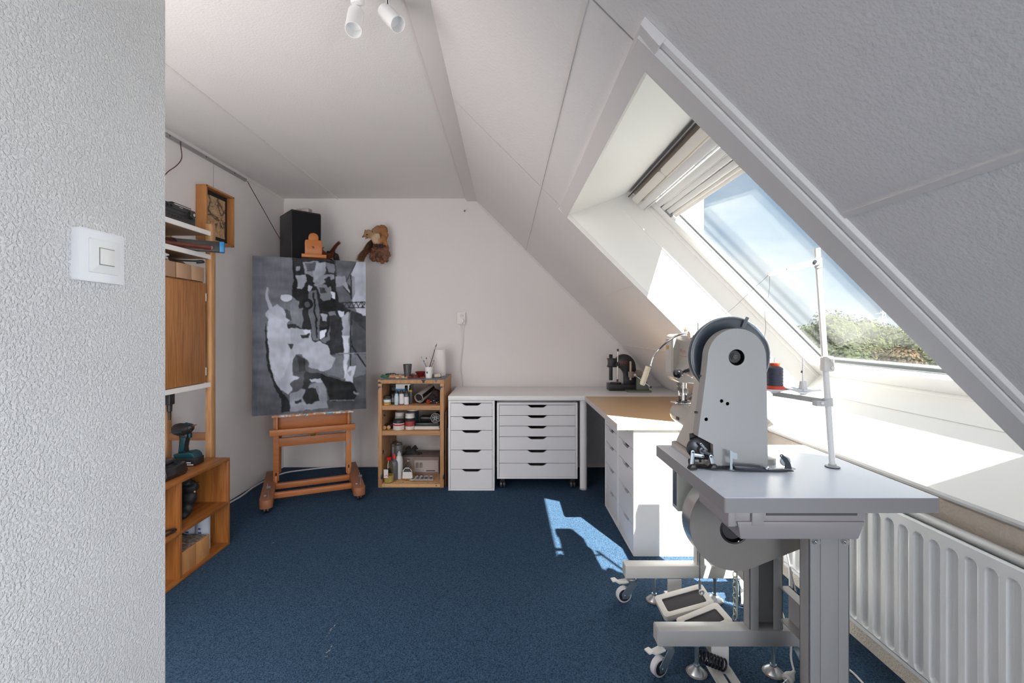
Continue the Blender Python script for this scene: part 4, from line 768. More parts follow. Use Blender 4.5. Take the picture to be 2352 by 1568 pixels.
# level, stick and tools on the second shelf
a = Vector((-1.935,2.42,1.697)); b = Vector((-1.612,2.600,1.697)); d = (b-a).normalized(); n_ = Vector((-d.y,d.x,0))
r = root('spirit_level', a, 'black tool case with bright blue end sticking out past the pine post', 'tool')
M_ = frame_to(d, n_, (0,0,1), a)
L_ = (b-a).length
put('body', MB(M_).box(0,L_-.024,0,.045,0,.058), BLACK, r, bev=.002); put('blue_end', MB(M_).box(L_-.0238,L_,-.001,.046,-.001,.059), flat('blue_plastic',(.0,.17,.42),.4), r, bev=.003, label='bright blue end cap')
p0, p1 = Vector((-1.90,2.25,1.712)), Vector((-1.655,2.545,1.712))
r = root('wooden_stick', p0, 'dark red-brown round stick lying in front of the blue-ended case', 'stick')
put('stick', MB().cyl(p0,p1,.013,n=18), mat('mahogany',(.12,.03,.015),.3,col2=(.07,.015,.01),ns=30), r); put('end_cap', MB().cyl(p1,p1+(p1-p0).normalized()*.008,.013,.010,18), flat('tan_end',(.3,.17,.12),.3), r)
r = root('tool_pile', (-1.84,2.35,1.693), 'jumble of dark and red tools on the second shelf near the foreground wall', 'tools')
sculpt('dark_tools', [(Vector((-1.83,2.30+.035*k,1.715+.008*(k%3))), .026, ((.02,.02,.02),(.10,.01,.015),(.03,.025,.02))[k%3],(1.3,1,.8)) for k in range(7)], r, VC, .006, .014, 50, 1)
put('grey_block', MB().box(-1.90,-1.84,2.50,2.60,1.742,1.765), flat('taupe',(.10,.085,.075),.6), r, bev=.006)
put('brass_clip', MB().box(-1.865,-1.845,2.44,2.47,1.70,1.742), flat('brass',(.22,.15,.05),.4,metal=.5), r, bev=.002)
put('red_strap', MB().box(-1.81,-1.80,2.30,2.42,1.70,1.722), flat('red_strap',(.25,.01,.02),.5), r, bev=.002)
# amplifier
r = root('amplifier', (-1.87,2.36,1.830), 'black stereo receiver with round volume knob on the top shelf', 'amplifier')
AMP = flat('amp_black',(.035,.036,.040),.45)
put('case', MB().box(-1.99,-1.772,2.12,2.576,1.838,1.920), AMP, r, bev=.002); put('front_panel', MB().box(-1.772,-1.760,2.12,2.576,1.835,1.921), AMP, r, bev=.002)
for y in (2.16,2.54): put('foot', MB().cyl((-1.80,y,1.830),(-1.80,y,1.838),.012,n=12), BLACK, r)
kn = put('volume_knob', MB().lathe([(.0215,0),(.0215,.016),(.019,.019)], (-1.760,2.533,1.889), (1,0,0), 24), flat('knob_black',(.02,.02,.02),.15), r); put('knob_cap', MB().cyl((-1.741,2.537,1.892),(-1.7395,2.537,1.892),.008,n=16), CHROME, kn)
put('display_groove', MB().box(-1.7598,-1.7590,2.14,2.50,1.893,1.896), DARK, r, sm=False); put('slot_groove', MB().box(-1.7598,-1.7590,2.16,2.50,1.873,1.875), DARK, r, sm=False)
for y in (2.36,2.39): put('knob', MB().cyl((-1.760,y,1.908),(-1.750,y,1.908),.007,n=14), flat('knob_black'), r)
for k in range(5): put('button', MB().box(-1.760,-1.757,2.37+.022*k,2.379+.022*k,1.855,1.861), BLACK, r, sm=False)
put('badge', MB().box(-1.760,-1.7588,2.450,2.474,1.911,1.915), flat('silver_badge'), r, sm=False)
r = root('remote_control', (-1.80,2.52,1.922), 'thin black remote lying over white paper on the receiver', 'remote'); put('case', MB().box(-1.83,-1.778,2.42,2.57,1.932,1.937), BLACK, r, bev=.002)
o = put('paper_slip', MB().box(-1.87,-1.775,2.44,2.555,1.9215,1.931), flat('cream_paper',(.66,.58,.52),.8), bev=.001); setp(o,'cream paper pad lying on the black receiver','paper')
# ------------------------------------------------------------------ low open crates
cr = root('pine_crate', (-1.81,2.2,0), 'low orange pine cube shelf by the foreground wall, drill on its top', 'shelf')
X0,X1 = -2.01,-1.617; t=.016; ya,yb = 1.605,2.662
HPINE = mat('pine_board_flat', (.47,.185,.044), .4, col2=(.24,.075,.017), ns=4, stretch=(10,.8,1), contrast=.34)
VPINE = mat('pine_board_up', (.45,.175,.042), .4, col2=(.23,.07,.016), ns=4, stretch=(10,10,.8), contrast=.34)
put('top_panel', MB().box(X0,X1,ya,yb,.508-t,.508), HPINE, cr, bev=.0015); put('base_panel', MB().box(X0,X1,ya,yb,.001,t), HPINE, cr, bev=.0015)
put('middle_shelf', MB().box(X0+.008,X1,ya+t,yb-t,.237,.237+t), HPINE, cr, bev=.0015)
put('back_panel', MB().box(X0,X0+.008,ya+t,yb-t,t,.508-t), VPINE, cr, sm=False)
for y in (ya,yb-t): put('side_panel', MB().box(X0,X1,y,y+t,t,.508-t), VPINE, cr, bev=.001)
for y in (2.262,1.88):
    for z0,z1_ in ((t,.237),(.237+t,.508-t)): put('divider', MB().box(X0+.008,X1-.001,y-.008,y+.008,z0,z1_), VPINE, cr, bev=.001)
for k,(y0,y1,lb) in enumerate(((2.285,2.392,'light wooden box, nearer of two in the lower crate compartment'),(2.398,2.502,'light wooden box, farther of two in the lower crate compartment'))):
    r = root('wooden_box', (-1.74,(y0+y1)/2,t+.001), lb, 'box'); bw = mat('light_box_wood',(.60,.31,.12),.45,col2=(.48,.22,.08),ns=5,stretch=(6,6,1)); z0,z1_ = t+.001,.131
    put('front_panel', MB().box(-1.640,-1.632,y0,y1,z0,z1_), bw, r, bev=.001); put('body', MB().box(-1.93,-1.640,y0,y1,z0,z1_-.006), flat('mdf',(.42,.32,.24),.8), r, bev=.001)
    o = put('papers', MB().box(-1.92,-1.645,y0+.006,y1-.006,z1_-.006,z1_-.002), mat('scribbled_sheets',(.50,.42,.35),.8,col2=(.10,.08,.07),ns=60,stretch=(1,3,1),contrast=.2), r, sm=False)
for k,(x,y,lb) in enumerate(((-1.708,2.562,'white paint tin with blue print, right one behind the wooden boxes'),(-1.785,2.570,'white paint tin with blue print, left one behind the wooden boxes'))):
    r = root('paint_tin', (x,y,t), lb, 'tin'); put('can', MB().lathe([(.034,0),(.035,.002),(.035,.198),(.034,.2)], (x,y,t+.001), n=28), flat('tin_white',(.55,.60,.70),.35), r)
    put('lid', MB().lathe([(.034,.2),(.036,.201),(.036,.206),(.030,.206)], (x,y,t+.001), n=28), STEEL, r)
    for j in range(3): put('print_line', MB().box(x-.004, x+.018-.004*j, y-.0362, y-.0345, .10+.022*j, .108+.022*j), flat('blue_print',(.05,.08,.3),.5), r, sm=False)
r = root('black_pouch', (-1.70,2.42,.257), 'black zip pouch hanging in the upper crate compartment', 'pouch')
sculpt('pouch', [(Vector((-1.72,2.415,.455)),.032,(.02,.02,.022),(1.2,1,.8)),(Vector((-1.70,2.435,.41)),.042,(.012,.012,.014),(1.2,.9,1)),(Vector((-1.70,2.435,.36)),.040,(.015,.015,.017),(1.1,.9,1.2)),(Vector((-1.705,2.425,.30)),.028,(.02,.02,.022),(1.1,.9,1.4)),(Vector((-1.71,2.415,.272)),.022,(.02,.02,.02))], r, mat('soft_black', vcol=True, rough=.6), .006, .004, 30)
put('strap', MB().box(-1.76,-1.66,2.39,2.46,.425,.432), BLACK, r, bev=.002); put('tag', MB().cyl((-1.656,2.415,.395),(-1.652,2.415,.395),.005,n=10), flat('yellow_tag',(.6,.45,.15),.4), r)
o = root('black_lead', (-1.68,2.1,.3), 'black lead curling out of the upper crate near the foreground wall', 'cable')
put('lead', MB().tube([(-1.70,2.02,.275),(-1.66,2.12,.285),(-1.64,2.20,.282),(-1.632,2.245,.268),(-1.645,2.22,.258),(-1.66,2.10,.2565)], .0055), BLACK, o); put('plug', MB().cyl((-1.69,2.06,.276),(-1.668,2.14,.286),.009,n=12), BLACK, o)
# ------------------------------------------------------------------ drill, charger and hanging tool
dz = .508
TEAL = flat('teal_plastic',(.0,.045,.060),.4)
dr = root('impact_driver', (-1.80,2.52,dz), 'black and teal cordless impact driver standing on its battery', 'drill')
ks = .000722
def dp(cx, cy, dy=0): return Vector((-1.848+(cx-40)*ks*1.0+.0, 2.52+dy+(cx-130)*ks*-.25, dz+(512-cy)*ks))
mo = put('motor_housing', MB().rings([(dp(42,248),.012),(dp(52,247),.030),(dp(90,246),.036),(dp(130,242),.035),(dp(165,232),.030),(dp(190,222),.022)],20), BLACK, dr)
put('nose', MB().rings([(dp(188,222),.020),(dp(206,212),.012),(dp(208,211),.008)],16), BLACK, dr)
put('bit', MB().rings([(dp(206,211),.004),(dp(225,206),.0048),(dp(240,203),.003)],6), flat('copper_bit',(.45,.22,.12),.3,metal=.8), dr)
put('teal_shell', MB().rings([(dp(128,210,-.004),.006),(dp(150,203,-.004),.012),(dp(190,203,-.004),.006)],12).rings([(dp(44,262,-.018),.004),(dp(80,262,-.026),.010),(dp(140,252,-.026),.008)],10), TEAL, mo)
hb = MB()
for (p,w1) in (((118,275),.026),((116,330),.022),((110,380),.021),((104,425),.026)): pass
hb.prism([[(dp(x,0).x, dp(0,y).z) for x,y in ((95,270),(165,262),(160,300),(152,340),(145,380),(150,425),(90,425),(95,380),(100,320))]], XZ, 2.505, 2.545)
ha = put('handle', hb, BLACK, dr, bev=.008); put('grip', MB().prism([[(dp(x,0).x, dp(0,y).z) for x,y in ((125,300),(160,300),(152,345),(145,400),(112,420),(104,400),(118,350))]], XZ, 2.498, 2.504), TEAL, ha, bev=.002)
put('trigger', MB().box(dp(160,0).x, dp(178,0).x, 2.515, 2.535, dp(0,310).z, dp(0,272).z), TEAL, ha, bev=.003)
put('battery_holder', MB().prism([[(dp(x,0).x, dp(0,y).z) for x,y in ((70,425),(190,408),(215,415),(235,440),(240,470),(80,470))]], XZ, 2.49, 2.56), TEAL, dr, bev=.006)
ba = put('battery', MB().box(dp(62,0).x, dp(243,0).x, 2.485, 2.565, dz+.001, dp(0,452).z), BLACK, dr, bev=.006)
for k,(w1,z) in enumerate(((.026,485),(.040,500))): put('print_line', MB().box(dp(176,0).x, dp(176,0).x+w1, 2.4835, 2.485, dp(0,z+4).z, dp(0,z-4).z), flat('white_print',(.7,.7,.7),.5), ba, sm=False)
ch = root('battery_charger', (-1.76,2.30,dz), 'black battery charger beside the foreground wall on the crate top', 'charger')
put('base', MB().prism([[(-1.90,dz+.001),(-1.665,dz+.001),(-1.655,dz+.02),(-1.665,dz+.062),(-1.76,dz+.078),(-1.90,dz+.05)]], XZ, 2.22, 2.37), flat('charger_black',(.015,.015,.018),.2), ch, bev=.006)
put('dock', MB().box(-1.80,-1.70,2.25,2.34,dz+.07,dz+.085), flat('dark_plate',(.03,.035,.04),.25), ch, bev=.004); put('status_light', MB().box(-1.665,-1.661,2.31,2.335,dz+.03,dz+.036), flat('grey_dot',(.3,.3,.3),.4), ch)
ht = root('hanging_tool', (-1.79,2.43,.78), 'black tool hanging under the white-edged shelf behind the foreground wall', 'tool')
put('tool_body', MB().box(-1.81,-1.775,2.40,2.44,.855,.921), BLACK, ht, bev=.006); put('tool_tip', MB().rings([((-1.792,2.42,.858),.014),((-1.792,2.42,.82),.012),((-1.792,2.42,.815),.007),((-1.792,2.42,.775),.006)],12), BLACK, ht)
# ------------------------------------------------------------------ white cable on the floor
o = put('floor_cable', MB().tube([(-2.015,2.75,.006),(-2.018,3.0,.006),(-2.00,3.25,.006),(-1.99,3.42,.006),(-2.005,3.62,.006),(-1.985,3.82,.006),(-1.93,3.97,.006),(-1.80,4.05,.006),(-1.62,4.11,.010),(-1.40,4.135,.016),(-1.2,4.138,.012),(-1.02,4.138,.008)], .0065, 8, 8), flat('lead_white')); setp(o,'white cable snaking over the carpet along the left wall behind the easel','cable')
# ------------------------------------------------------------------ light switch and ceiling spots
sw = root('light_switch', (-.640,.716,1.366), 'white rocker light switch on the near wall', 'switch')
xz = lambda a,b,d: (d,a,b)
put('frame', MB().prism([rrect(.6745,.7545,1.328,1.408,.003)], xz, -.6455,-.6340), flat('switch_white',(.84,.84,.86),.25), sw, bev=.0012)
put('insert', MB().prism([rrect(.690,.742,1.342,1.394,.002)], xz, -.634,-.6295), flat('switch_white2',(.83,.83,.82),.25), sw, bev=.0008)
put('rocker_gap', MB().box(-.6295,-.6288,.7035,.7305,1.3545,1.3815), flat('gap_grey',(.28,.26,.25),.6), sw, sm=False)
put('rocker', MB().box(-.6292,-.6278,.7045,.7298,1.3558,1.3802), flat('rocker_cream',(.82,.80,.77),.3), sw, bev=.0004)
SPW = flat('spot_white',(.86,.86,.86),.35)
slr = root('ceiling_spotlight', (-.5,1.45,2.40), 'white ceiling light bar with two white cylinder spots, cut by the top edge', 'light')
put('base_bar', MB().box(-.72,-.30,1.40,1.46,2.42,2.449), SPW, slr, bev=.004)
for cx, top, bot, j in ((-.535, P(818,30,1.58), P(812,66,1.54), (.01,0)), (-.41, P(884,27,1.60), P(916,58,1.56), (0,0))):
    d = (bot-top); d = d.normalized()*.098; c0 = top
    sp1 = put('spot_head', MB().lathe([(.024,0),(.0275,0),(.0275,.098),(.0255,.098),(.024,.06)], c0, d, 32), SPW, slr)
    put('spot_face', MB().cyl(c0+d*.02, c0+d*.03, .0245, n=28), flat('spot_shade',(.6,.57,.56),.6), sp1)
    put('spot_arm', MB().tube([c0+d*.3+Vector((0,0,.02)), c0+Vector((.012,-.05,.06)), (c0.x+.01,1.43,2.425)], .005), SPW, sp1)
slr2 = bpy.data.objects['ceiling_spotlight']
put('spot_swivel', MB().lathe([(.022,0),(.026,.03),(.026,.06)], P(824,14,1.56)+Vector((0,-.01,0)), (0,-.3,1), 24), SPW, slr)
put('switch_pin', MB().cyl(P(890,0,1.55), P(890.5,9,1.55), .0022, n=8), DKMETAL, slr)
# ------------------------------------------------------------------ radiator
rd = root('radiator', (1.35,1.4,.15), 'white double-panel radiator with upright grooves under the sill', 'radiator')
RADW = flat('radiator_white',(.82,.82,.82),.32)
ry0, ry1, rz0, rz1 = .62, 2.13, .152, .647
def panel(xf, sgn):
    ys = np.arange(ry0, ry1+.001, .0026); zs = np.array([rz0, rz0+.004, rz0+.02]+list(np.linspace(.170,.200,12))+list(np.linspace(.215,.575,10))+list(np.linspace(.588,.620,12))+[rz1-.015, rz1-.004, rz1])
    mb = MB(); yy = (ys-1.2197+.027) % .054-.027
    for z in zs:
        for y, d in zip(ys, yy):
            dz = max(0, z-(.613-.016), (.176+.016)-z); dist = math.hypot(d, dz)
            t = min(max((.0180-dist)/.0065,0),1); t = t*t*(3-2*t)
            if y < ry0+.03 or y > ry1-.03: t = 0
            e = min(z-rz0, rz1-z, .004); rnd_ = .006*(1-min(1,e/.004))**2
            mb.v.append(Vector((xf+sgn*(.0130*t+rnd_), y, z)))
    n = len(ys); mb.f = [(j*n+i, j*n+i+1, (j+1)*n+i+1, (j+1)*n+i) for j in range(len(zs)-1) for i in range(n-1)]
    mb.box(min(xf+sgn*.004,xf+sgn*.013), max(xf+sgn*.004,xf+sgn*.013), ry0, ry1, rz0+.001, rz0+.012)
    mb.box(min(xf+sgn*.004,xf+sgn*.013), max(xf+sgn*.004,xf+sgn*.013), ry0, ry1, rz1-.012, rz1-.001)
    return mb
put('front_plate', panel(1.300, 1), RADW, rd, fix=False); put('back_plate', panel(1.395,-1), RADW, rd, fix=False)
put('convector_fins', MB().box(1.322,1.374,ry0+.03,ry1-.03,.20,.60), flat('fin_grey',(.35,.35,.35),.6), rd, sm=False)
put('top_pipe', MB().cyl((1.365,ry0+.01,.640),(1.365,ry1-.01,.640),.014,n=14), RADW, rd)
for y in (1.145, 1.95): put('bracket', MB().box(1.36,1.419,y-.015,y+.015,.60,.668).box(1.34,1.37,y-.012,y+.012,.652,.668), RADW, rd, bev=.004)
put('vent_valve', MB().cyl((1.395,1.08,.632),(1.415,1.08,.632),.008,n=12), STEEL, rd)
put('supply_pipe', MB().cyl((1.35,2.16,0),(1.35,2.16,.20),.008,n=12).cyl((1.35,2.12,.20),(1.35,2.17,.20),.009,n=12), RADW, rd)
# ------------------------------------------------------------------ sewing table
TZ = .780
st = root('sewing_table', (.93,1.6,0), 'grey industrial sewing table on a steel stand with castors, beside the radiator', 'table')
GRP[0] = (Vector((.92,1.575,.78)), Vector((.829,1.419,.827)), .9008)      # the table top group at its true size and place
put('tabletop', MB().prism([rrect(.615,1.224,1.283,1.872,.006)], XY, TZ-.043, TZ-.0012), EDGE, st)
put('laminate', MB().prism([rrect(.616,1.223,1.284,1.871,.006)], XY, TZ-.0012, TZ), GREYTOP, st, sm=False)
STG = flat('stand_grey',(.36,.355,.355),.35); STW = flat('stand_light',(.60,.59,.565),.4)
DRW = flat('drawer_plastic',(.34,.315,.325),.42)
td = put('under_drawer', MB().box(.655,1.030,1.305,1.47,.690,.734), DRW, st, bev=.004)
put('drawer_tray', MB().add([(.664,1.300,.688),(1.020,1.300,.688),(1.020,1.46,.688),(.664,1.46,.688),(.672,1.306,.652),(1.012,1.306,.652),(1.012,1.45,.652),(.672,1.45,.652),(.658,1.298,.706),(1.026,1.298,.706),(1.026,1.46,.706),(.658,1.46,.706)],[(4,5,1,0),(5,6,2,1),(6,7,3,2),(7,4,0,3),(7,6,5,4),(0,1,9,8),(1,2,10,9),(2,3,11,10),(3,0,8,11),(8,9,10,11)]), DRW, td, bev=.004)
put('drawer_slot', MB().box(.745,1.005,1.3025,1.306,.722,.735), flat('slot_dark',(.10,.09,.10),.6), td, sm=False)
put('slide_rail', MB().box(.634,.656,1.300,1.50,.690,.735).box(.70,.735,1.296,1.306,.694,.733), DRW, td, bev=.003)
GRP[0] = None
def chan(x0,x1,y0,y1,z0,z1,lip=.033,t=.004):      # upright steel channel, open side to -y
    mb = MB(); mb.box(x0,x1,y1-t,y1,z0,z1).box(x0,x0+t,y0,y1,z0,z1).box(x1-t,x1,y0,y1,z0,z1).box(x0,x0+lip,y0,y0+t,z0,z1).box(x1-lip,x1,y0,y0+t,z0,z1); return mb
for k,(xc,y0,m_) in enumerate(((.960,1.352,STG),(.937,1.640,STG),(.937,2.088,STW))):
    c = put('column', chan(xc-.060,xc+.060,y0,y0+.045,.173,.786), m_, st, bev=.0012)
    if k == 0:
        put('inner_column', MB().box(xc-.0265,xc+.0265,y0-.001,y0+.030,.174,.786), STG, c, bev=.002)
        for dx in (-.043,.043): put('bolt', MB().cyl((xc+dx,y0-.012,.628),(xc+dx,y0,.628),.0095,n=6).cyl((xc+dx,y0-.016,.628),(xc+dx,y0-.012,.628),.006,n=16), CHROME, c)
    put('foot_bar', MB().box(.546,1.16,y0-.007-(.02 if k==0 else 0),y0+(.030 if k==0 else .048),.116,.173), (STG,STG,STW)[k], st, bev=.003)
    if k: put('bar_end', MB().box(.5445,.546,y0-.004,y0+.045,.119,.170), flat('end_plate',(.5,.5,.49),.5), st, sm=False)
put('cross_beam', MB().box(1.018,1.022,1.40,1.642,.210,.330).box(.985,1.022,1.40,1.642,.326,.330).box(.985,1.022,1.40,1.642,.210,.214), STG, st, sm=False)
put('cross_beam', MB().box(1.018,1.022,1.685,2.09,.210,.330).box(.985,1.022,1.685,2.09,.326,.330).box(.985,1.022,1.685,2.09,.210,.214), STG, st, sm=False)
put('top_beam', MB().box(.90,.98,1.40,2.12,.752,.787), STG, st, bev=.002)
for k,(y0,y1) in enumerate(((1.355,1.66),(1.87,2.10))):
    pl_ = MB().prism([[(.727,y0),(.800,y0),(.800,y1),(.727,y1)],[(.758,y0+.03),(.770,y0+.03),(.770,y1-.06),(.758,y1-.06)]], XY, .044, .050)
    b = put('slotted_plate', pl_, STW, st, sm=False); put('plate_bracket', MB().box(.735,.797,y1-.030,y1-.024,.044,.117), STW, b, sm=False); put('plate_lip', MB().box(.727,.731,y0,y1,.030,.045), STW, b, sm=False)
lev0 = None
for x,y in ((.695,1.662),(.975,1.662),(.685,2.108),(.966,2.108)):
    l = put('leveling_foot', MB().lathe([(.036,0),(.037,.003),(.034,.006)], (x,y,.001), n=28), flat('foot_pad',(.30,.27,.25),.6), st)
    put('dome', MB().lathe([(.032,.006),(.026,.014),(.015,.022),(.011,.026),(.011,.031)], (x,y,.001), n=28), flat('satin_zinc',(.72,.73,.74),.3,metal=.9), l)
    put('spindle', MB().cyl((x,y,.03),(x,y,.118),.0072,n=16).cyl((x,y,.030),(x,y,.034),.0115,n=6).cyl((x,y,.100),(x,y,.110),.0115,n=6), flat('blue_zinc',(.40,.50,.56),.3,metal=.8), l)
def castor(x, y, rot):
    R_ = Matrix.Translation((x,y,0)) @ Matrix.Rotation(rot,4,'Z')
    def cm(): return MB(R_)
    c = put('castor', cm().lathe([(.023,.098),(.025,.101),(.025,.106),(.020,.110),(.012,.112),(.012,.117)]), flat('satin_zinc'), st)
    c2 = put('fork', cm().prism([[(-.004,.100),(.020,.100),(.022,.080),(-.022,.022),(-.046,.022),(-.050,.045)]], XZ, -.019,-.0165).prism([[(-.004,.100),(.020,.100),(.022,.080),(-.022,.022),(-.046,.022),(-.050,.045)]], XZ, .0165,.019).box(-.006,.02,-.019,.019,.096,.100), flat('blue_zinc'), c, sm=False)
    put('wheel', cm().lathe([(.028,-.011),(.034,-.010),(.0345,0),(.034,.010),(.028,.011)], (-.034,0,.0348), (0,1,0), 28), flat('tyre_white',(.75,.74,.76),.4), c)
    put('hub', cm().cyl((-.034,-.0125,.0348),(-.034,.0125,.0348),.0265,n=24), flat('hub_dark',(.03,.03,.035),.4), c)
    put('axle', cm().cyl((-.034,-.0225,.0348),(-.034,.0225,.0348),.005,n=10), STEEL, c)
    put('brake_lever', cm().prism([[(-.015,.102),(-.012,.090),(-.060,.088),(-.078,.100),(-.092,.100),(-.094,.108),(-.074,.110),(-.060,.098),(-.030,.100)]], XZ, -.013,.013), flat('brake_white',(.74,.72,.68),.4), c, bev=.002)
castor(.585,1.665,.45); castor(.575,2.105,.15); castor(1.085,1.665,2.0); castor(1.09,2.105,1.2)
# control box, motor and guard
cbx = root('control_box', (.65,1.63,.61), 'small grey-green box with dark side panel under the left edge of the sewing table', 'control box')
put('box', MB().box(.603,.700,1.600,1.655,.614,.787), flat('sage_metal',(.52,.54,.49),.4,metal=.2), cbx, bev=.003); put('side_panel', MB().box(.6015,.603,1.611,1.640,.630,.762), flat('slate_panel',(.06,.075,.11),.3), cbx, sm=False)
put('box_screw', MB().cyl((.5995,1.626,.745),(.6015,1.626,.745),.004,n=8), STEEL, cbx)
mo = root('machine_motor', (.80,1.6,.46), 'drum-shaped belt guard and motor hanging under the sewing table', 'motor')
def hull2(c1,r1,c2,r2,n=26):   # outline of a belt around two circles
    d = math.atan2(c2[1]-c1[1], c2[0]-c1[0]); L_ = math.hypot(c2[0]-c1[0], c2[1]-c1[1]); a = math.acos((r1-r2)/L_)
    o = [(c2[0]+r2*math.cos(d-a+2*a*i/n), c2[1]+r2*math.sin(d-a+2*a*i/n)) for i in range(n+1)]
    return o+[(c1[0]+r1*math.cos(d+a+(2*PI-2*a)*i/(2*n)), c1[1]+r1*math.sin(d+a+(2*PI-2*a)*i/(2*n))) for i in range(2*n+1)]
GRD = flat('guard_paint',(.26,.24,.23),.42)
hl = hull2((.757,.610),.151,(1.12,.650),.055)
put('guard_face', MB().prism([hl, circ(.752,.596,.047,28)], XZ, 1.500, 1.503), GRD, mo, sm=True)
put('guard_rim', MB().prism([hl, list(reversed([( .757+(x-.757)*.985, .610+(z-.610)*.985) for x,z in hl]))], XZ, 1.5032, 1.572), flat('rim_steel',(.66,.67,.68),.25,metal=.85), mo)
put('vent_ring', MB().torus((.752,1.499,.596), .045, .003, (0,1,0), 32, 8), BLACK, mo)
put('pulley', MB().lathe([(.036,0),(.038,.004),(.030,.008),(.030,.016),(.038,.020),(.036,.024)], (.752,1.510,.596), (0,1,0), 28).cyl((.752,1.504,.596),(.752,1.510,.596),.012,n=16), flat('pulley_grey',(.09,.085,.09),.4,metal=.5), mo)
put('guard_back', MB().cyl((.752,1.545,.596),(.752,1.548,.596),.07,n=24), DARK, mo)
put('motor_body', MB().lathe([(.055,0),(.075,.008),(.080,.02),(.080,.13),(.070,.16),(.03,.165)], (.80,1.574,.620), (0,1,0), 32), flat('motor_grey',(.30,.31,.33),.4), mo)
put('mount', MB().box(.76,.84,1.60,1.68,.69,.787), flat('motor_grey'), mo, bev=.003)
put('guard_screw', MB().cyl((.690,1.494,.722),(.690,1.500,.722),.005,n=10), CHROME, mo)
# pedals, rod and chain
fpd = root('foot_pedals', (.76,1.82,.04), 'pair of cream metal foot pedals with black rubber pads under the sewing machine', 'pedal')
def pedal(NL,NR,FL):
    NL,NR,FL = Vector(NL),Vector(NR),Vector(FL); ex = NR-NL; ey = FL-NL; lx, ly = ex.length, ey.length; ex.normalize(); n = ex.cross(ey).normalized(); ey = n.cross(ex); M_ = frame_to(ex,ey,n,NL)
    PM = flat('pedal_cream',(.70,.67,.62),.4)
    b = put('pedal', MB(M_).prism([rrect(0,lx,0,ly,.014),list(reversed(rrect(.024,lx-.024,.020,ly-.022,.008)))], XY, -.004, 0).prism([rrect(0,lx,0,ly,.014),list(reversed(rrect(.004,lx-.004,.004,ly-.004,.012)))], XY, -.026,-.004), PM, fpd, bev=.002)
    put('rubber_pad', MB(M_).prism([rrect(.023,lx-.023,.019,ly-.021,.008)], XY, -.008,-.0045), mat('pad_rubber',(.05,.048,.052),.7,bump=.0006,bs=500), b, bev=.001)
    put('pedal_bolt', MB(M_).cyl((lx*.60,-.006,-.014),(lx*.60,0,-.014),.006,n=12), STEEL, b)
    return M_, lx, ly
M1,lx,ly = pedal((.640,1.838,.092),(.848,1.848,.142),(.632,1.942,.118)); M2,_,_ = pedal((.690,1.706,.092),(.872,1.742,.138),(.668,1.800,.112))
put('pedal_shaft', MB().cyl((.70,1.90,.060),(.86,1.90,.060),.007,n=12).box(.75,.78,1.88,1.92,.045,.075), STEEL, fpd)
put('pedal_shaft', MB().cyl((.74,1.77,.060),(.88,1.77,.060),.007,n=12).box(.78,.81,1.75,1.79,.030,.085), STEEL, fpd)
put('pedal_stay', MB().box(.765,.785,1.70,2.06,.036,.044), STW, fpd, sm=False)
rod = root('pedal_rod', (.797,1.88,.15), 'thin steel rod linking the nearest pedal up to the motor', 'rod')
put('rod', MB().rings([((.790,1.86,.50),.0028),((.797,1.875,.19),.0028)],8), STEEL, rod); put('turnbuckle', MB().cyl((.7965,1.874,.225),(.797,1.875,.185),.005,n=10), STEEL, rod); put('ball_joint', MB().torus((.806,1.88,.168), .009, .004, (0,1,.2), 16, 8), STEEL, rod)
put('rod_tip', MB().rings([((.790,1.86,.50),.0028),((.790,1.83,.60),.0028)],8), STEEL, rod)
chn = root('pedal_chain', (.872,1.74,.13), 'steel link chain hanging beside the pale rod under the motor', 'chain')
for k in range(16):
    z = .46-.0205*k; ax = (0,1,0) if k%2 else (1,.25,0)
    put('link', MB().torus((.876,1.745,z), .0068, .0020, ax, 14, 6, sc=1.85, up=(0,0,1)), flat('chain_zinc',(.62,.64,.58),.3,metal=.8), chn)
put('pale_rod', MB().cyl((.887,1.75,.145),(.887,1.75,.46),.0035,n=8), flat('pale_green',(.62,.68,.58),.4), chn)
# cables by the stand
co = root('coiled_cable', (.74,1.65,.08), 'black coiled cable wound against the near foot of the stand', 'cable')
hx = [(.690+.0115*t/6.28+.006*math.cos(t), 1.612+.018*math.sin(t), .098-.0045*t/6.28+.018*math.cos(t)) for t in [i*.42 for i in range(112)]]
put('coil', MB().rings([(p,.0038) for p in hx], 8), flat('coil_black',(.015,.015,.022),.2), co)
pg = root('floor_plug', (1.01,1.66,.02), 'white mains plug and lead lying by the levelling foot under the sewing table', 'cable')
a = Vector((.985,1.60,.022)); d = Vector((.8,.45,.25)).normalized()
put('plug', MB().rings([(a,.012),(a+d*.006,.019),(a+d*.022,.017),(a+d*.040,.007),(a+d*.052,.005)],16), flat('plug_white',(.62,.60,.58),.4), pg)
for s in (-1,1): put('pin', MB().cyl(a+Vector((.003*s,-.004*s,.009*s))-d*.018, a+Vector((.003*s,-.004*s,.009*s)),.0024,n=8), STEEL, pg)
put('lead', MB().tube([a+d*.05,(1.045,1.67,.05),(1.06,1.70,.10),(1.08,1.80,.16),(1.12,1.90,.05),(1.18,1.95,.006)], .0036), flat('plug_white'), pg)
o = put('hanging_lead', MB().tube([P(1806,1262,1.90),P(1812,1290,1.90),P(1819,1325,1.91),P(1826,1350,1.92),P(1831,1385,1.93),P(1833,1430,1.95)], .0036), flat('grey_lead',(.45,.42,.40),.5)); setp(o,'grey lead hanging in front of the far end of the radiator','cable')
o = put('floor_lead', MB().tube([(1.225,1.80,.005),(1.245,1.72,.005),(1.262,1.66,.005),(1.26,1.60,.005),(1.25,1.45,.005),(1.2,1.2,.005)], .004), flat('plug_white')); setp(o,'white lead on the carpet running along the radiator near the bottom edge','cable')
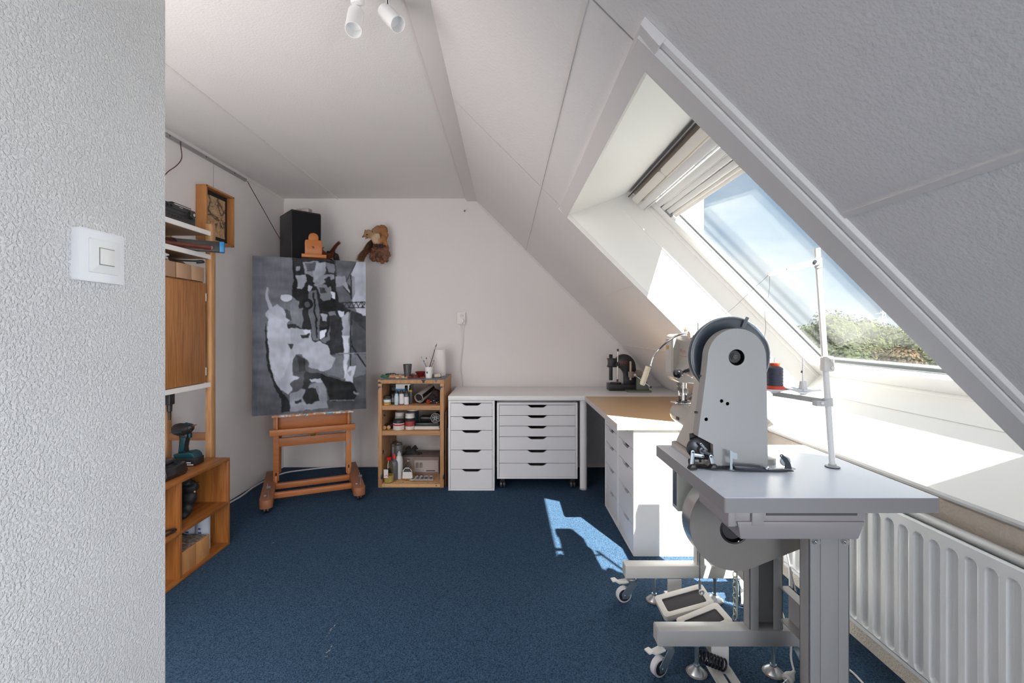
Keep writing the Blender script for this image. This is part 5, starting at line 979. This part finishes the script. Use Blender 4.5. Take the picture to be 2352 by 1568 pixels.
# ------------------------------------------------------------------ thread stand, spool, threads
GRP[0] = (Vector((.92,1.575,.78)), Vector((.829,1.419,.827)), .9008)      # the table top group at its true size and place
ts = root('thread_stand', (1.123,1.567,TZ), 'tall white thread stand pole with two spool trays on the sewing table', 'thread stand')
b0 = Vector((1.123,1.567,TZ)); tp = Vector((1.070,1.567,1.534)); pv = lambda z: b0+(tp-b0)*((z-TZ)/(1.534-TZ))
PW_ = flat('pole_white',(.74,.74,.75),.35)
put('pole', MB().cyl(b0,tp,.0095,n=20), PW_, ts); put('base_flange', MB().lathe([(.022,0),(.022,.003),(.012,.006),(.012,.012)], b0), flat('flange_grey',(.40,.42,.45),.4), ts)
put('base_ring', MB().torus(b0+Vector((0,0,.002)), .021, .002, (0,0,1), 28, 6), DKMETAL, ts)
put('top_sleeve', MB().cyl(pv(1.467),pv(1.500),.0118,n=20), PW_, ts)
cl = put('joint_clamp', MB().box(pv(1.137).x-.0125, pv(1.137).x+.024, 1.552,1.580,1.110,1.164), flat('clamp_white',(.72,.70,.68),.45), ts, bev=.006)
for z in (1.124,1.150): put('clamp_screw', MB().cyl((pv(z).x+.013,1.549,z),(pv(z).x+.013,1.553,z),.006,n=14), flat('satin_zinc'), cl)
for z in (1.116,1.135,1.158): put('clamp_rib', MB().torus((pv(z).x,1.567,z), .0118,.0018,(0,0,1),18,6), flat('clamp_white'), cl)
ga = put('guide_arm', MB().prism([[(pv(1.49).x-.002,1.502),(pv(1.48).x-.002,1.478),(.896,1.436),(.894,1.448)],circ(.955,1.4605,.0035,10)], XZ, 1.553,1.556), flat('arm_grey',(.34,.33,.31),.4), ts, sm=False)
put('guide_eye', MB().torus((.897,1.5545,1.442), .0038,.0014,(0,1,0),14,6), flat('copper_eye',(.6,.4,.25),.3,metal=.7), ga); put('arm_screw', MB().cyl((1.052,1.549,1.486),(1.052,1.553,1.486),.006,n=12), DKMETAL, ga); put('guide_eye', MB().torus((.983,1.5545,1.4685), .0035,.0014,(0,1,0),14,6), flat('copper_eye'), ga)
t1 = Vector((.9785,1.66,1.030)); t2 = Vector((1.0595,1.625,1.032)); c3 = pv(1.005)
tdir = (Vector((t1.x-.012,t1.y,1.022))-Vector((c3.x,c3.y,1.005))).normalized(); sd_ = tdir.cross(Vector((0,0,1))).normalized(); up = sd_.cross(tdir)
ta = put('tray_arm', MB(frame_to(tdir,sd_,up,c3)).box(.0,.165,-.005,.005,-.0085,.0085), flat('arm_grey'), ts, bev=.002)
put('arm_collar', MB().cyl(pv(.992),pv(1.018),.0145,n=20).box(c3.x-.045,c3.x-.008,1.556,1.580,.992,1.010), flat('collar_grey',(.55,.55,.57),.4), ta); put('arm_screw', MB().cyl((c3.x-.030,1.550,1.003),(c3.x-.030,1.556,1.003),.005,n=10), CHROME, ta)
for t_c, R0 in ((t1,.050),(t2,.055)):
    tr = put('spool_tray', MB().lathe([(.010,-.010),(.012,-.006),(.018,-.002),(R0-.012,.006),(R0,.0095),(R0,.0110),(R0-.012,.008),(.010,.002)], t_c, n=36), flat('tray_white',(.76,.76,.78),.35), ts)
    put('spool_pin', MB().cyl(t_c, t_c+Vector((0,0,.120)), .0022, n=10), STEEL, tr)
put('spool_cone', MB().lathe([(.0148,.010),(.0145,.012),(.0100,.038),(.0075,.039)], t2, n=20), flat('tray_white'), ts)
RO = flat('orange_plastic',(.85,.085,.03),.3)
sp = root('thread_spool', t1+Vector((0,0,.010)), 'dark blue-grey thread cone spool with orange flanges on the thread stand', 'thread spool')
sz = t1+Vector((0,0,.009))
put('lower_flange', MB().lathe([(.038,0),(.038,.002),(.030,.010),(.028,.012)], sz, n=32), RO, sp); put('upper_flange', MB().lathe([(.017,.083),(.0175,.084),(.0175,.094),(.015,.095)], sz, n=28), RO, sp)
prof = [(.027,.0125)]
for k in range(40): h = .013+k*.0016; prof.append((.0275+(.0006 if k%2 else 0)+.0006*math.sin(k*.9), h))
prof += [(.024,.079),(.018,.0835)]
put('thread', MB().lathe(prof, sz, n=36), flat('thread_navy',(.055,.060,.095),.4,sheen=.3), sp)
TH_ = flat('thread_grey',(.12,.12,.14),.6)
th = root('thread', (.9,1.6,1.2), 'fine dark threads running from the stand arm tip down to spool and machine', 'thread')
put('strand', MB().tube([(.8965,1.5545,1.441),(.86,1.60,1.39),(.82,1.64,1.335),(.79,1.66,1.305)], .0007, 5, 4), TH_, th)
put('strand', MB().tube([(.899,1.5545,1.441),(.906,1.57,1.38),(.900,1.585,1.32),(.912,1.60,1.26),(.915,1.62,1.20),(.935,1.65,1.14),(.965,1.66,1.115)], .0007, 5, 5), TH_, th)
# ------------------------------------------------------------------ sewing machine
sm_ = root('sewing_machine', (.80,1.72,TZ), 'cream industrial cylinder-arm sewing machine with grey pulley cover and big handwheel', 'sewing machine')
CRM = flat('machine_cream',(.42,.39,.36),.28,coat=.3); COV = flat('cover_grey',(.40,.41,.42),.40)
put('base_plate', MB().prism([rrect(.668,.955,1.590,1.866,.03,8)], XY, TZ, TZ+.020), CRM, sm_, bev=.004)
put('pedestal', MB().add([(.682,1.625,TZ+.02),(.935,1.625,TZ+.02),(.935,1.850,TZ+.02),(.682,1.850,TZ+.02),(.728,1.65,.925),(.885,1.65,.925),(.885,1.82,.925),(.728,1.82,.925),(.745,1.655,1.12),(.880,1.655,1.12),(.880,1.79,1.12),(.745,1.79,1.12)],[(3,2,1,0),(0,1,5,4),(1,2,6,5),(2,3,7,6),(3,0,4,7),(4,5,9,8),(5,6,10,9),(6,7,11,10),(7,4,8,11),(8,9,10,11)]), CRM, sm_, bev=.012, seg=4)
ca = put('cylinder_arm', MB().rings([((.800,1.78,.866),.070),((.800,1.87,.868),.060),((.800,1.97,.871),.052),((.800,2.07,.873),.049),((.800,2.105,.873),.045),((.800,2.128,.873),.034),((.800,2.136,.873),.018)],32), CRM, sm_)
put('needle_plate', MB().prism([rrect(.757,.838,2.045,2.112,.012)], XY, .9205, .9245), CHROME, ca, bev=.001)
put('arm_badge', MB().box(.7455,.7495,1.97,2.00,.862,.874), flat('dark_mark',(.06,.05,.05),.5), ca, sm=False)
put('upper_arm', MB().prism([[(.760,1.060),(.752,1.085),(.766,1.105),(.770,1.190),(.757,1.212),(.762,1.232),(.790,1.242),(.865,1.240),(.885,1.225),(.888,1.080),(.875,1.055)]], XZ, 1.70, 2.03), CRM, sm_, bev=.006, seg=3)
hd = put('head', MB().prism([rrect(.744,.868,1.030,1.234,.022,6)], XZ, 2.028,2.125), CRM, sm_, bev=.008, seg=3)
put('head_cover', MB().prism([[(.744,1.075),(.752,1.032),(.768,1.020),(.858,1.014),(.868,1.03),(.868,1.075)]], XZ, 2.02,2.13), CRM, hd, bev=.004)
put('face_plate', MB().box(.742,.7445,2.05,2.122,1.06,1.215), flat('plate_cream',(.52,.49,.46),.35), hd, bev=.001)
put('warning_label', MB().box(.7405,.742,2.075,2.105,1.165,1.182), flat('amber_label',(.60,.35,.06),.5), hd, sm=False); put('white_label', MB().box(.7405,.742,2.075,2.105,1.115,1.163), flat('dull_white',(.55,.52,.50),.5), hd, sm=False)
text('Ween', .029, frame_to((0,-1,0),(0,0,1),(-1,0,0),(.7685,1.985,1.160)), flat('red_script',(.42,.22,.19),.5), sm_, kern=.95)
put('underline', MB().box(.7670,.7690,1.935,2.015,1.137,1.140), flat('red_script'), sm_, sm=False)
for x,y,z0,r_ in ((.792,2.09,.935,.0035),(.806,2.075,.928,.0045),(.822,2.085,.945,.004),(.800,2.06,.960,.003)): put('needle_bar', MB().cyl((x,y,z0),(x,y,1.03),r_,n=12), CHROME, sm_)
put('bar_clamp', MB().box(.798,.828,2.068,2.095,.965,.985).box(.786,.798,2.08,2.10,.975,1.02).cyl((.790,2.07,1.000),(.790,2.10,1.000),.008,n=12), flat('worn_steel',(.30,.29,.28),.3,metal=.9), sm_, bev=.001)
put('presser_foot', MB().box(.783,.835,2.06,2.10,.925,.931).box(.788,.798,2.075,2.09,.93,.952).box(.818,.826,2.075,2.09,.93,.955).cyl((.826,2.08,.94),(.848,2.07,.965),.004,n=8), flat('dark_chrome',(.18,.17,.17),.25,metal=.9), sm_, bev=.001)
ball = P(1557,857.5,1.86); put('lever_ball', MB().ball(ball,.0200,20), flat('gloss_black',(.012,.012,.014),.12), sm_, label='glossy black ball handle')
e_ = P(1582,850,1.86); put('lever_rod', MB().cyl(ball, ball.lerp(e_,.62), .0045, n=12).cyl(ball.lerp(e_,.62), e_, .0075, n=12), DKMETAL, sm_); put('tension_knob', MB().lathe([(.011,0),(.013,.003),(.009,.010),(.012,.016)], P(1590,851,1.88), (-1,-.3,0), 18).lathe([(.012,0),(.010,.008)], P(1590,861,1.88), (-1,-.4,0), 14), CHROME, sm_)
tpp = P(1575,766,2.0); put('thread_post', MB().lathe([(.007,0),(.007,.010),(.011,.011),(.011,.014),(.005,.015),(.005,.020)], tpp+Vector((0,0,.006)), n=14), flat('brass_steel',(.45,.40,.34),.3,metal=.8), sm_); put('guide_pin', MB().cyl(P(1603,759,1.95),P(1603,741,1.95),.0022,n=8), DKMETAL, sm_)
hw = put('handwheel', MB().lathe([(.050,-.004),(.118,-.004),(.128,-.008),(.138,-.006),(.1415,.002),(.1415,.020),(.136,.030),(.10,.034),(.03,.034)], (.800,1.630,1.159), (0,1,0), 64), mat('slate_paint',(.060,.075,.098),.3), sm_)
put('wheel_rim', MB().torus((.800,1.625,1.159), .1395,.0028,(0,1,0),64,8), flat('rim_grey',(.32,.36,.40),.3,metal=.3), hw)
c1, c2_ = Vector((.842,1.618,1.262)), Vector((.851,1.606,1.298)); put('crank_pin', MB().cyl(c1,c2_,.0058,n=14), flat('pin_slate',(.16,.19,.22),.35), hw)
def cv(cx, cy): return ((337+cx*.2679)/671.2, CAMZ-(cy*.2679-57)/671.2)
ol = [cv(985,1378), cv(972,520)]
for i in range(25):
    a = math.radians(0+180*i/24); ol.append(cv(720+250*math.cos(a), 455-253*math.sin(a)) if i else cv(970,455))
ol += [cv(452,620), cv(385,1128), cv(515,1195), cv(515,1378)]
holes = [[cv(717+70*math.cos(-2*PI*i/28), 450+70*math.sin(-2*PI*i/28)) for i in range(28)]]+[[cv(cx+r_*math.cos(-2*PI*i/14), cy+r_*math.sin(-2*PI*i/14)) for i in range(14)] for cx,cy,r_ in ((588,824,16),(639,847,16),(456,981,16))]
bc = put('belt_cover', MB().prism([ol]+holes, XZ, 1.557,1.560), COV, sm_)
cxm = sum(p[0] for p in ol)/len(ol); czm = sum(p[1] for p in ol)/len(ol)
inn = [(cxm+(x-cxm)*.982, czm+(z-czm)*.987) for x,z in ol]
put('cover_side', MB().prism([ol, list(reversed(inn))], XZ, 1.560, 1.603), flat('cover_side_grey',(.34,.33,.32),.4), bc)
put('cover_back', MB().prism([inn], XZ, 1.596,1.599), DARK, bc, sm=False)
hc = cv(717,450); put('shaft_recess', MB().lathe([(.0295,.0),(.0295,.030),(.001,.030)], (hc[0],1.562,hc[1]), (0,1,0), 30, cap=False).lathe([(.0235,.030),(.0235,.010),(.021,.007),(.012,.007),(.012,.004),(.001,.004)], (hc[0]-.002,1.562,hc[1]+.002), (0,1,0), 30, cap=False), flat('shaft_black',(.022,.022,.025),.35), bc)
put('inner_plate', MB().prism([[cv(350,1125),cv(385,1120),cv(520,1185),cv(520,1376),cv(360,1376)]], XZ, 1.594,1.597), flat('inner_dark',(.02,.02,.022),.5), bc, sm=False)
put('shaft_bolt', MB().cyl((hc[0]-.002,1.562,hc[1]+.002),(hc[0]-.001,1.570,hc[1]+.002),.008,n=14).box(hc[0]-.007,hc[0]+.007,1.5610,1.5622,hc[1]+.001,hc[1]+.003), BLACK, bc)
for cx,cy in ((415,615),(380,930)): x,z = cv(cx+10,cy); put('cover_screw', MB().cyl((x-.004,1.580,z),(x+.004,1.580,z),.004,n=10), DKMETAL, bc)
# bobbin winder and the parts standing on the table before the cover
bw = root('bobbin_winder', (.72,1.54,TZ), 'black and zinc bobbin winder linkage at the foot of the grey cover', 'bobbin winder')
put('base_strip', MB().prism([[(.640,1.600),(.636,1.560),(.700,1.530),(.775,1.522),(.905,1.524),(.950,1.536),(.952,1.546),(.905,1.548),(.880,1.556),(.70,1.556),(.69,1.60)]], XY, TZ, TZ+.004), DKMETAL, bw, bev=.001)
x,z = cv(400,1245); put('friction_wheel', MB().lathe([(.008,0),(.034,.002),(.038,.005),(.038,.014),(.032,.016),(.01,.016)], (x+.004,1.572,z), (0,1,0), 36), flat('wheel_dark',(.05,.052,.06),.3,metal=.5), bw)
put('wheel_hub', MB().cyl((x+.012,1.558,z-.002),(x+.012,1.575,z-.002),.012,n=18).cyl((x+.012,1.548,z-.002),(x+.012,1.560,z-.002),.005,n=12), flat('hub_steel',(.25,.27,.3),.3,metal=.8), bw)
ZB = flat('zinc_blue',(.48,.54,.58),.3,metal=.7)
def link(a, b, w_, y, m=ZB, t=.003, nm='link_arm'):
    (x0,z0),(x1,z1_) = cv(*a),cv(*b); hl_ = hull2((x0,z0),w_,(x1,z1_),w_*.98,10); put(nm, MB().prism([hl_], XZ, y, y+t), m, bw, bev=.0006); put('link_pin', MB().cyl((x1,y-.002,z1_),(x1,y,z1_),w_*.5,n=12).cyl((x0,y-.002,z0),(x0,y,z0),w_*.5,n=12), DKMETAL, bw)
link((322,1250),(312,1370),.0062,1.538); link((325,1275),(410,1287),.0055,1.542); link((425,1255),(492,1280),.0050,1.544,DKMETAL); link((480,1290),(500,1372),.0062,1.541); link((405,1190),(450,1240),.0040,1.550,flat('hub_steel'))
for cx in (318,495): x,z = cv(cx,1380); put('hinge_foot', MB().prism([[(x-.016,TZ+.004),(x+.014,TZ+.004),(x+.008,TZ+.020),(x-.006,TZ+.020)]], XZ, 1.528,1.550), BLACK, bw, bev=.002)
x,z = cv(272,1345); put('thumb_nut', MB().cyl((x+.028-.012,1.560,z),(x+.028+.004,1.560,z),.010,n=14), flat('knurl_black',(.03,.03,.03),.6), bw); x,z = cv(345,1340); put('spring', MB().rings([((x-.005+.003*k,1.560,z),.007 if k%2 else .0055) for k in range(9)],14), STEEL, bw)
x,z = cv(615,1225); put('stop_bracket', MB().box(x,x+.008,1.520,1.522,TZ+.003,z).box(x,x+.014,1.520,1.534,TZ+.004,TZ+.006).prism([[(x+.008,z-.004),(x+.024,z-.009),(x+.024,z-.030),(x+.008,z-.026)]], XZ, 1.520,1.522), ZB, bw, sm=False)
put('winder_lever', MB().prism([[(.755,TZ+.022),(.850,TZ+.018),(.862,TZ+.008),(.925,TZ+.010),(.955,TZ+.006),(.955,TZ+.003),(.905,TZ+.003),(.82,TZ+.004),(.765,TZ+.010)]], XZ, 1.510,1.534), DKMETAL, bw, bev=.001)
put('lever_blade', MB().add([(.900,1.515,TZ+.008),(.962,1.512,TZ+.012),(.962,1.532,TZ+.012),(.900,1.536,TZ+.008),(.900,1.515,TZ+.006),(.962,1.512,TZ+.010),(.962,1.532,TZ+.010),(.900,1.536,TZ+.006)],[(0,1,2,3),(7,6,5,4),(0,4,5,1),(1,5,6,2),(2,6,7,3),(3,7,4,0)]), flat('hub_steel'), bw, sm=False)
put('blade_screw', MB().cyl((.868,1.520,TZ+.010),(.868,1.520,TZ+.016),.009,n=14), STEEL, bw)
put('roller', MB().lathe([(.014,0),(.016,.002),(.016,.005),(.013,.007),(.016,.009),(.014,.011)], (.9335,1.518,TZ+.034), (0,1,0), 24), flat('roller_pale',(.50,.58,.62),.25,metal=.4), bw)
put('roller_bracket', MB().prism([[(.926,TZ+.011),(.950,TZ+.011),(.946,TZ+.028),(.935,TZ+.046),(.918,TZ+.060),(.912,TZ+.058),(.911,TZ+.052),(.922,TZ+.040),(.930,TZ+.028)],circ(.9160,TZ+.0545,.0022,8)], XZ, 1.514,1.516), DKMETAL, bw, sm=False)
for k in range(1):
    x,z = cv(205,1185); put('bed_knob', MB().lathe([(.010,0),(.010,.006),(.006,.009)], (.700,1.83,TZ+.020), n=14), flat('knob_taupe',(.30,.25,.22),.5), sm_)
o = put('loose_thread', MB().cyl((.712,1.90,.862),(.706,1.838,TZ+.030),.0006,n=5), TH_, th)
# gooseneck lamp
gl = root('gooseneck_lamp', P(1590,770,2.0), 'small machine lamp on a chrome gooseneck with slim cream shade', 'lamp')
put('mount', MB().cyl(P(1582,770,1.82),P(1604,768,1.82),.0165,n=20), flat('mount_cream',(.72,.63,.47),.4), gl); put('mount_mark', MB().cyl(P(1592,769,1.802),P(1594,769,1.802),.004,n=8), flat('blue_mark',(.1,.2,.4),.4), gl)
put('neck', MB().tube([P(1583,766,1.83),P(1568,766,1.85),P(1550,773,1.88),P(1531,786,1.91),P(1513,803,1.95),P(1501,820,1.95),P(1494.5,840,1.95)], .0042, 10, 8), CHROME, gl)
a, b = P(1489,841.6,1.95), P(1474.6,884.1,1.95); d = (b-a)
put('shade', MB().rings([(a,.0105),(a+d*.03,.0118),(a+d*.90,.0118),(a+d*.97,.0105),(b,.008)],24), flat('mount_cream'), gl)
put('shade_end', MB().rings([(b-d*.02,.0085),(b+d*.004,.0078)],20), flat('bulb_cream',(.8,.66,.48),.4), gl)
GRP[0] = None
# ------------------------------------------------------------------ presses on the white desktop
DZ = .739
def ap(cx, cy, D=3.88):
    p = P(1380+cx*.0765, 790+cy*.0765, D); return (p.x, p.z)
def clampz(l): return [(x, max(z, DZ+.001)) for x, z in l]
pr2 = root('arbor_press', (ap(640,0)[0],3.88,DZ), 'black cast arbor press with red letters and silver rod handle on the desktop', 'press')
IR = flat('black_iron',(.018,.018,.023),.32)
put('c_frame', MB().prism([clampz([ap(*p) for p in ((440,440),(500,380),(560,330),(640,305),(720,300),(800,320),(880,370),(950,440),(1000,530),(1030,640),(1042,780),(1050,1000),(1060,1200),(690,1200),(690,1100),(685,900),(640,800),(580,730),(500,692),(430,680))])], XZ, 3.86,3.91), IR, pr2, bev=.003)
put('base', MB().prism([clampz([ap(*p) for p in ((215,1175),(290,1168),(600,1185),(700,1190),(1062,1190),(1062,1400),(255,1400),(215,1380))])], XZ, 3.83,3.94), IR, pr2, bev=.004)
x0,z0 = ap(255,1085); x1,z1_ = ap(350,310); put('ram', MB().box(x0,x1,3.872,3.898,z0,z1_), flat('ram_steel',(.03,.045,.045),.3,metal=.5), pr2, bev=.001)
x0,z0 = ap(195,690); x1,z1_ = ap(470,425); put('ram_housing', MB().prism([[(x0,z1_),(x0+.008,(z0+z1_)/2+.015),(x0+.008,(z0+z1_)/2-.015),(x0,z0),(x1,z0),(x1,z1_)]], XZ, 3.858,3.912), IR, pr2, bev=.003)
x0,z0 = ap(460,580); put('pinion_hub', MB().cyl((x0,3.815,z0),(x0,3.860,z0),.0170,n=24), BLACK, pr2)
a, b = ap(465,150), ap(455,1090); put('handle_rod', MB().cyl((a[0],3.828,a[1]),(b[0],3.828,b[1]),.0048,n=14), flat('rod_silver',(.75,.72,.70),.3,metal=.7), pr2, label='silver handle rod')
for p, q_ in (((468,135),(466,210)),((456,1035),(454,1105))): a,b = ap(*p),ap(*q_); put('rod_cap', MB().cyl((a[0],3.828,a[1]),(b[0],3.828,b[1]),.0078,n=14), BLACK, pr2)
x0,z0 = ap(440,1165); put('anvil_disc', MB().lathe([(.045,-.004),(.048,0),(.048,.007),(.045,.009)], (x0,3.875,z0-.003), n=28), flat('anvil_dark',(.045,.03,.03),.4,metal=.5), pr2)
x0,z0 = ap(670,552); text('N O', .036, frame_to((1,0,0),(0,0,1),(0,-1,0),(x0,3.8592,z0)), flat('red_letters',(.42,.02,.02),.5), pr2)
ep_ = root('eyelet_press', (ap(1150,0)[0],3.80,DZ), 'small green-based lever tool standing right of the black press', 'press')
GRN = flat('hammer_green',(.14,.17,.13),.45)
x0,_ = ap(790,0,3.76); x1,_ = ap(1495,0,3.76); put('base', MB().box(x0,x1,3.73,3.83,DZ,DZ+.014), GRN, ep_, bev=.002)
put('body', MB().prism([[(ap(1065,0,3.8)[0],DZ+.014),(ap(1440,0,3.8)[0],DZ+.014),(ap(1360,0,3.8)[0],ap(0,1080,3.8)[1]),(ap(1200,0,3.8)[0],ap(0,960,3.8)[1]),(ap(1080,0,3.8)[0],ap(0,1000,3.8)[1])]], XZ, 3.785,3.825), GRN, ep_, bev=.003)
x0,z0 = ap(1130,900,3.84); put('disc', MB().cyl((x0,3.832,z0),(x0,3.845,z0),.036,n=32), flat('disc_olive',(.24,.21,.18),.45), ep_)
x0,z0 = ap(893,1075,3.79); _,z1_ = ap(893,520,3.79); put('post', MB().cyl((x0,3.79,z0),(x0,3.79,z1_),.0098,n=18), flat('post_tan',(.38,.31,.26),.35,metal=.3), ep_)
x1,_ = ap(830,0,3.79); x2,_ = ap(990,0,3.79); put('clamp', MB().box(x1,x2,3.775,3.808,ap(0,1000,3.79)[1],ap(0,825,3.79)[1]), flat('clamp_tan',(.24,.21,.18),.4,metal=.3), ep_, bev=.003)
x2,z2_ = ap(1030,930,3.75); put('ball_knob', MB().ball((x2,3.75,z2_),.0115,16).cyl((x2,3.75,z2_),(x2,3.79,z2_),.006,n=10), flat('knob_ivory',(.62,.52,.42),.35), ep_)
a, b = ap(1040,940,3.765), ap(1500,1290,3.70); put('lever', MB().cyl((a[0],3.765,a[1]),(b[0],3.70,b[1]),.0032,n=10), STEEL, ep_); put('grip', MB().ball((b[0],3.70,b[1]),.0085,12), BLACK, ep_)
# ------------------------------------------------------------------ carpet lint
for k,(u,v,lb) in enumerate(((757,1452,'upper wisp of grey lint on the carpet in the foreground'),(757,1495,'lower wisp of grey lint on the carpet in the foreground'),(627,1247,'white speck on the carpet before the easel'))):
    y = CAMZ*F/(v-757); x = (u-1163)*y/F; mb = MB(); rr = random.Random(k)
    for i in range(9 if k < 2 else 3): px_, py_ = x+rr.uniform(-.006,.006), y+rr.uniform(-.035,.035)*(1 if k<2 else .1); mb.cyl((px_,py_,.002),(px_+rr.uniform(-.006,.006),py_+rr.uniform(-.014,.014),.004),.0009,n=4)
    o = put('lint', mb, flat('lint_grey',(.30,.30,.30),.9), kind='stuff'); setp(o, lb, 'lint')
# ------------------------------------------------------------------ outside
gy = -7.5
g = put('ground', MB().box(6,700,-250,900,gy-.1,gy), mat('meadow',(.05,.07,.025),.9,col2=(.06,.05,.025),ns=.15), kind='structure', sm=False)
LEAF = mat('tree_leaves', vcol=True, rough=.9, spec=.1); TRUNK = mat('tree_bark',(.08,.06,.045),.9)
def tree(x, y, h, w_, n, c, label, seed, name='tree'):
    rn = random.Random(seed); r = root(name, (x,y,gy), label, name, 'trees beyond the roof window')
    blobs = []
    for k in range(9):
        t = rn.random(); a = rn.random()*6.28; rad = w_*(.32-.12*t); blobs.append((Vector((x+math.cos(a)*w_*.30*(1-t*.7), y+math.sin(a)*w_*.30*(1-t*.7), gy+h*(.30+.56*t))), rad))
    blobs.append((Vector((x,y,gy+h*.88)), w_*.2)); mb = MB(); cc = []
    for i in range(n):
        c0, rad = blobs[rn.randrange(len(blobs))]; d = Vector((rn.gauss(0,1),rn.gauss(0,1),rn.gauss(0,1))).normalized(); p = c0+d*rad*(.72+.36*rn.random())
        s = .05+.08*rn.random(); u_ = d.orthogonal().normalized(); v_ = d.cross(u_); ang = rn.random()*6.28; u2 = u_*math.cos(ang)+v_*math.sin(ang)+d*rn.uniform(-.5,.5); v2 = d.cross(u2).normalized(); u2.normalize()
        mb.add([p-u2*s, p+v2*s*.7, p+u2*s, p-v2*s*.7], [(0,1,2,3)]); g_ = .65+.7*rn.random(); cc += [[c[0]*g_,c[1]*g_,c[2]*g_,1]]*4
    o = put('foliage', mb, LEAF, r, sm=False, fix=False, kind='stuff'); at = o.data.color_attributes.new('Col','FLOAT_COLOR','POINT'); at.data.foreach_set('color', np.array(cc,dtype=np.float32).ravel())
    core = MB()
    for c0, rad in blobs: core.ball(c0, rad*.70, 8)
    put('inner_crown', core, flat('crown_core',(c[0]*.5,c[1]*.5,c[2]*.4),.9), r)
    put('trunk', MB().rings([((x,y,gy),.22),((x,y,gy+h*.5),.14)],8), TRUNK, r)
GR, OL, AU = (.032,.045,.015),(.052,.058,.024),(.072,.047,.024)
lab = {0:'olive green tree in the row beyond the roof window',1:'darker green tree in the row beyond the roof window',2:'rust-tinted low tree beyond the roof window'}
TL = ['dark tree just left of the thread stand pole, seen low through the glass','dark tree directly behind the thread stand pole','tallest olive tree top right of the thread stand pole','broad olive crown right of the tallest tree','low olive crown in the dip between the two peaks','pointed olive tree, second peak right of the pole','flat-topped olive tree in front of the pylon left leg','flat-topped olive tree below the pylon','olive crown right of the pylon','olive crown two right of the pylon','olive crown meeting the casing edge on the right','dark tree low in the left corner of the glass',
 'dark tree behind the window frame left of the glass','dark green bush above the clamp at the bottom of the glass','dark green bush right of the clamp along the sash','olive bush along the sash between dark and rusty ones','rust-tinted bush below the pylon','rust-tinted bush right below the pylon','rust-tinted bush nearest the casing','olive bush at the lower right corner of the glass','dark bush low beyond the right end of the sash','olive tree closing the row past the casing edge','olive tree farthest right in the row']
kk = 0
for (px, D, top, wd, ci) in ((1825,36,752,5.5,1),(1862,38,748,5,1),(1905,34,722,6.5,0),(1935,33,733,6.5,0),(1962,36,745,5,0),(1988,33,733,5,0),(2015,38,750,6,0),(2045,38,753,6,0),(2075,38,756,6,0),(2110,36,762,6,0),(2145,36,772,6,0),(1790,40,752,6,1),
   (1740,44,752,6,1),(1900,27,800,5,1),(1945,26,806,5,1),(1990,27,802,5,0),(2030,26,812,5,2),(2070,25,808,5,2),(2110,26,812,5,2),(2150,25,818,5,0),(2190,24,820,5,1),(2190,34,772,6,0),(2250,32,770,7,0)):
    p = P(px, top, D); tree(p.x, D, (p.z-gy)*1.03, wd, 6500, (OL,GR,AU)[ci] , TL[kk], 100+kk); kk += 1
py = root('pylon', (P(2027,0,330).x, 330, gy), 'distant lattice electricity pylon above the trees', 'pylon')
zt = P(0,713,330).z; bx_ = P(2027,0,330).x; mb = MB()
def leg(z): return 3.4*(1-(z-gy)/(zt-gy))+.7
zs = [gy+(zt-gy)*k/12 for k in range(13)]
for sx in (-1,1):
    for sy in (-1,1):
        mb.rings([((bx_+sx*leg(z),330+sy*leg(z),z),.14) for z in zs],5)
for k in range(12):
    a, b = leg(zs[k]), leg(zs[k+1])
    for sy in (-1,1): mb.cyl((bx_-a,330+sy*a,zs[k]),(bx_+b,330+sy*b,zs[k+1]),.09,n=4); mb.cyl((bx_+a,330+sy*a,zs[k]),(bx_-b,330+sy*b,zs[k+1]),.09,n=4)
put('lattice_tower', mb, flat('pylon_grey',(.33,.36,.40),.6), py)
for v, hw_ in ((720,4.5),(737,5.5)): z = P(0,v,330).z; put('cross_arm', MB().rings([((bx_-hw_,330,z),.08),((bx_,330,z+.5),.25),((bx_+hw_,330,z),.08)],5), flat('pylon_grey'), py)
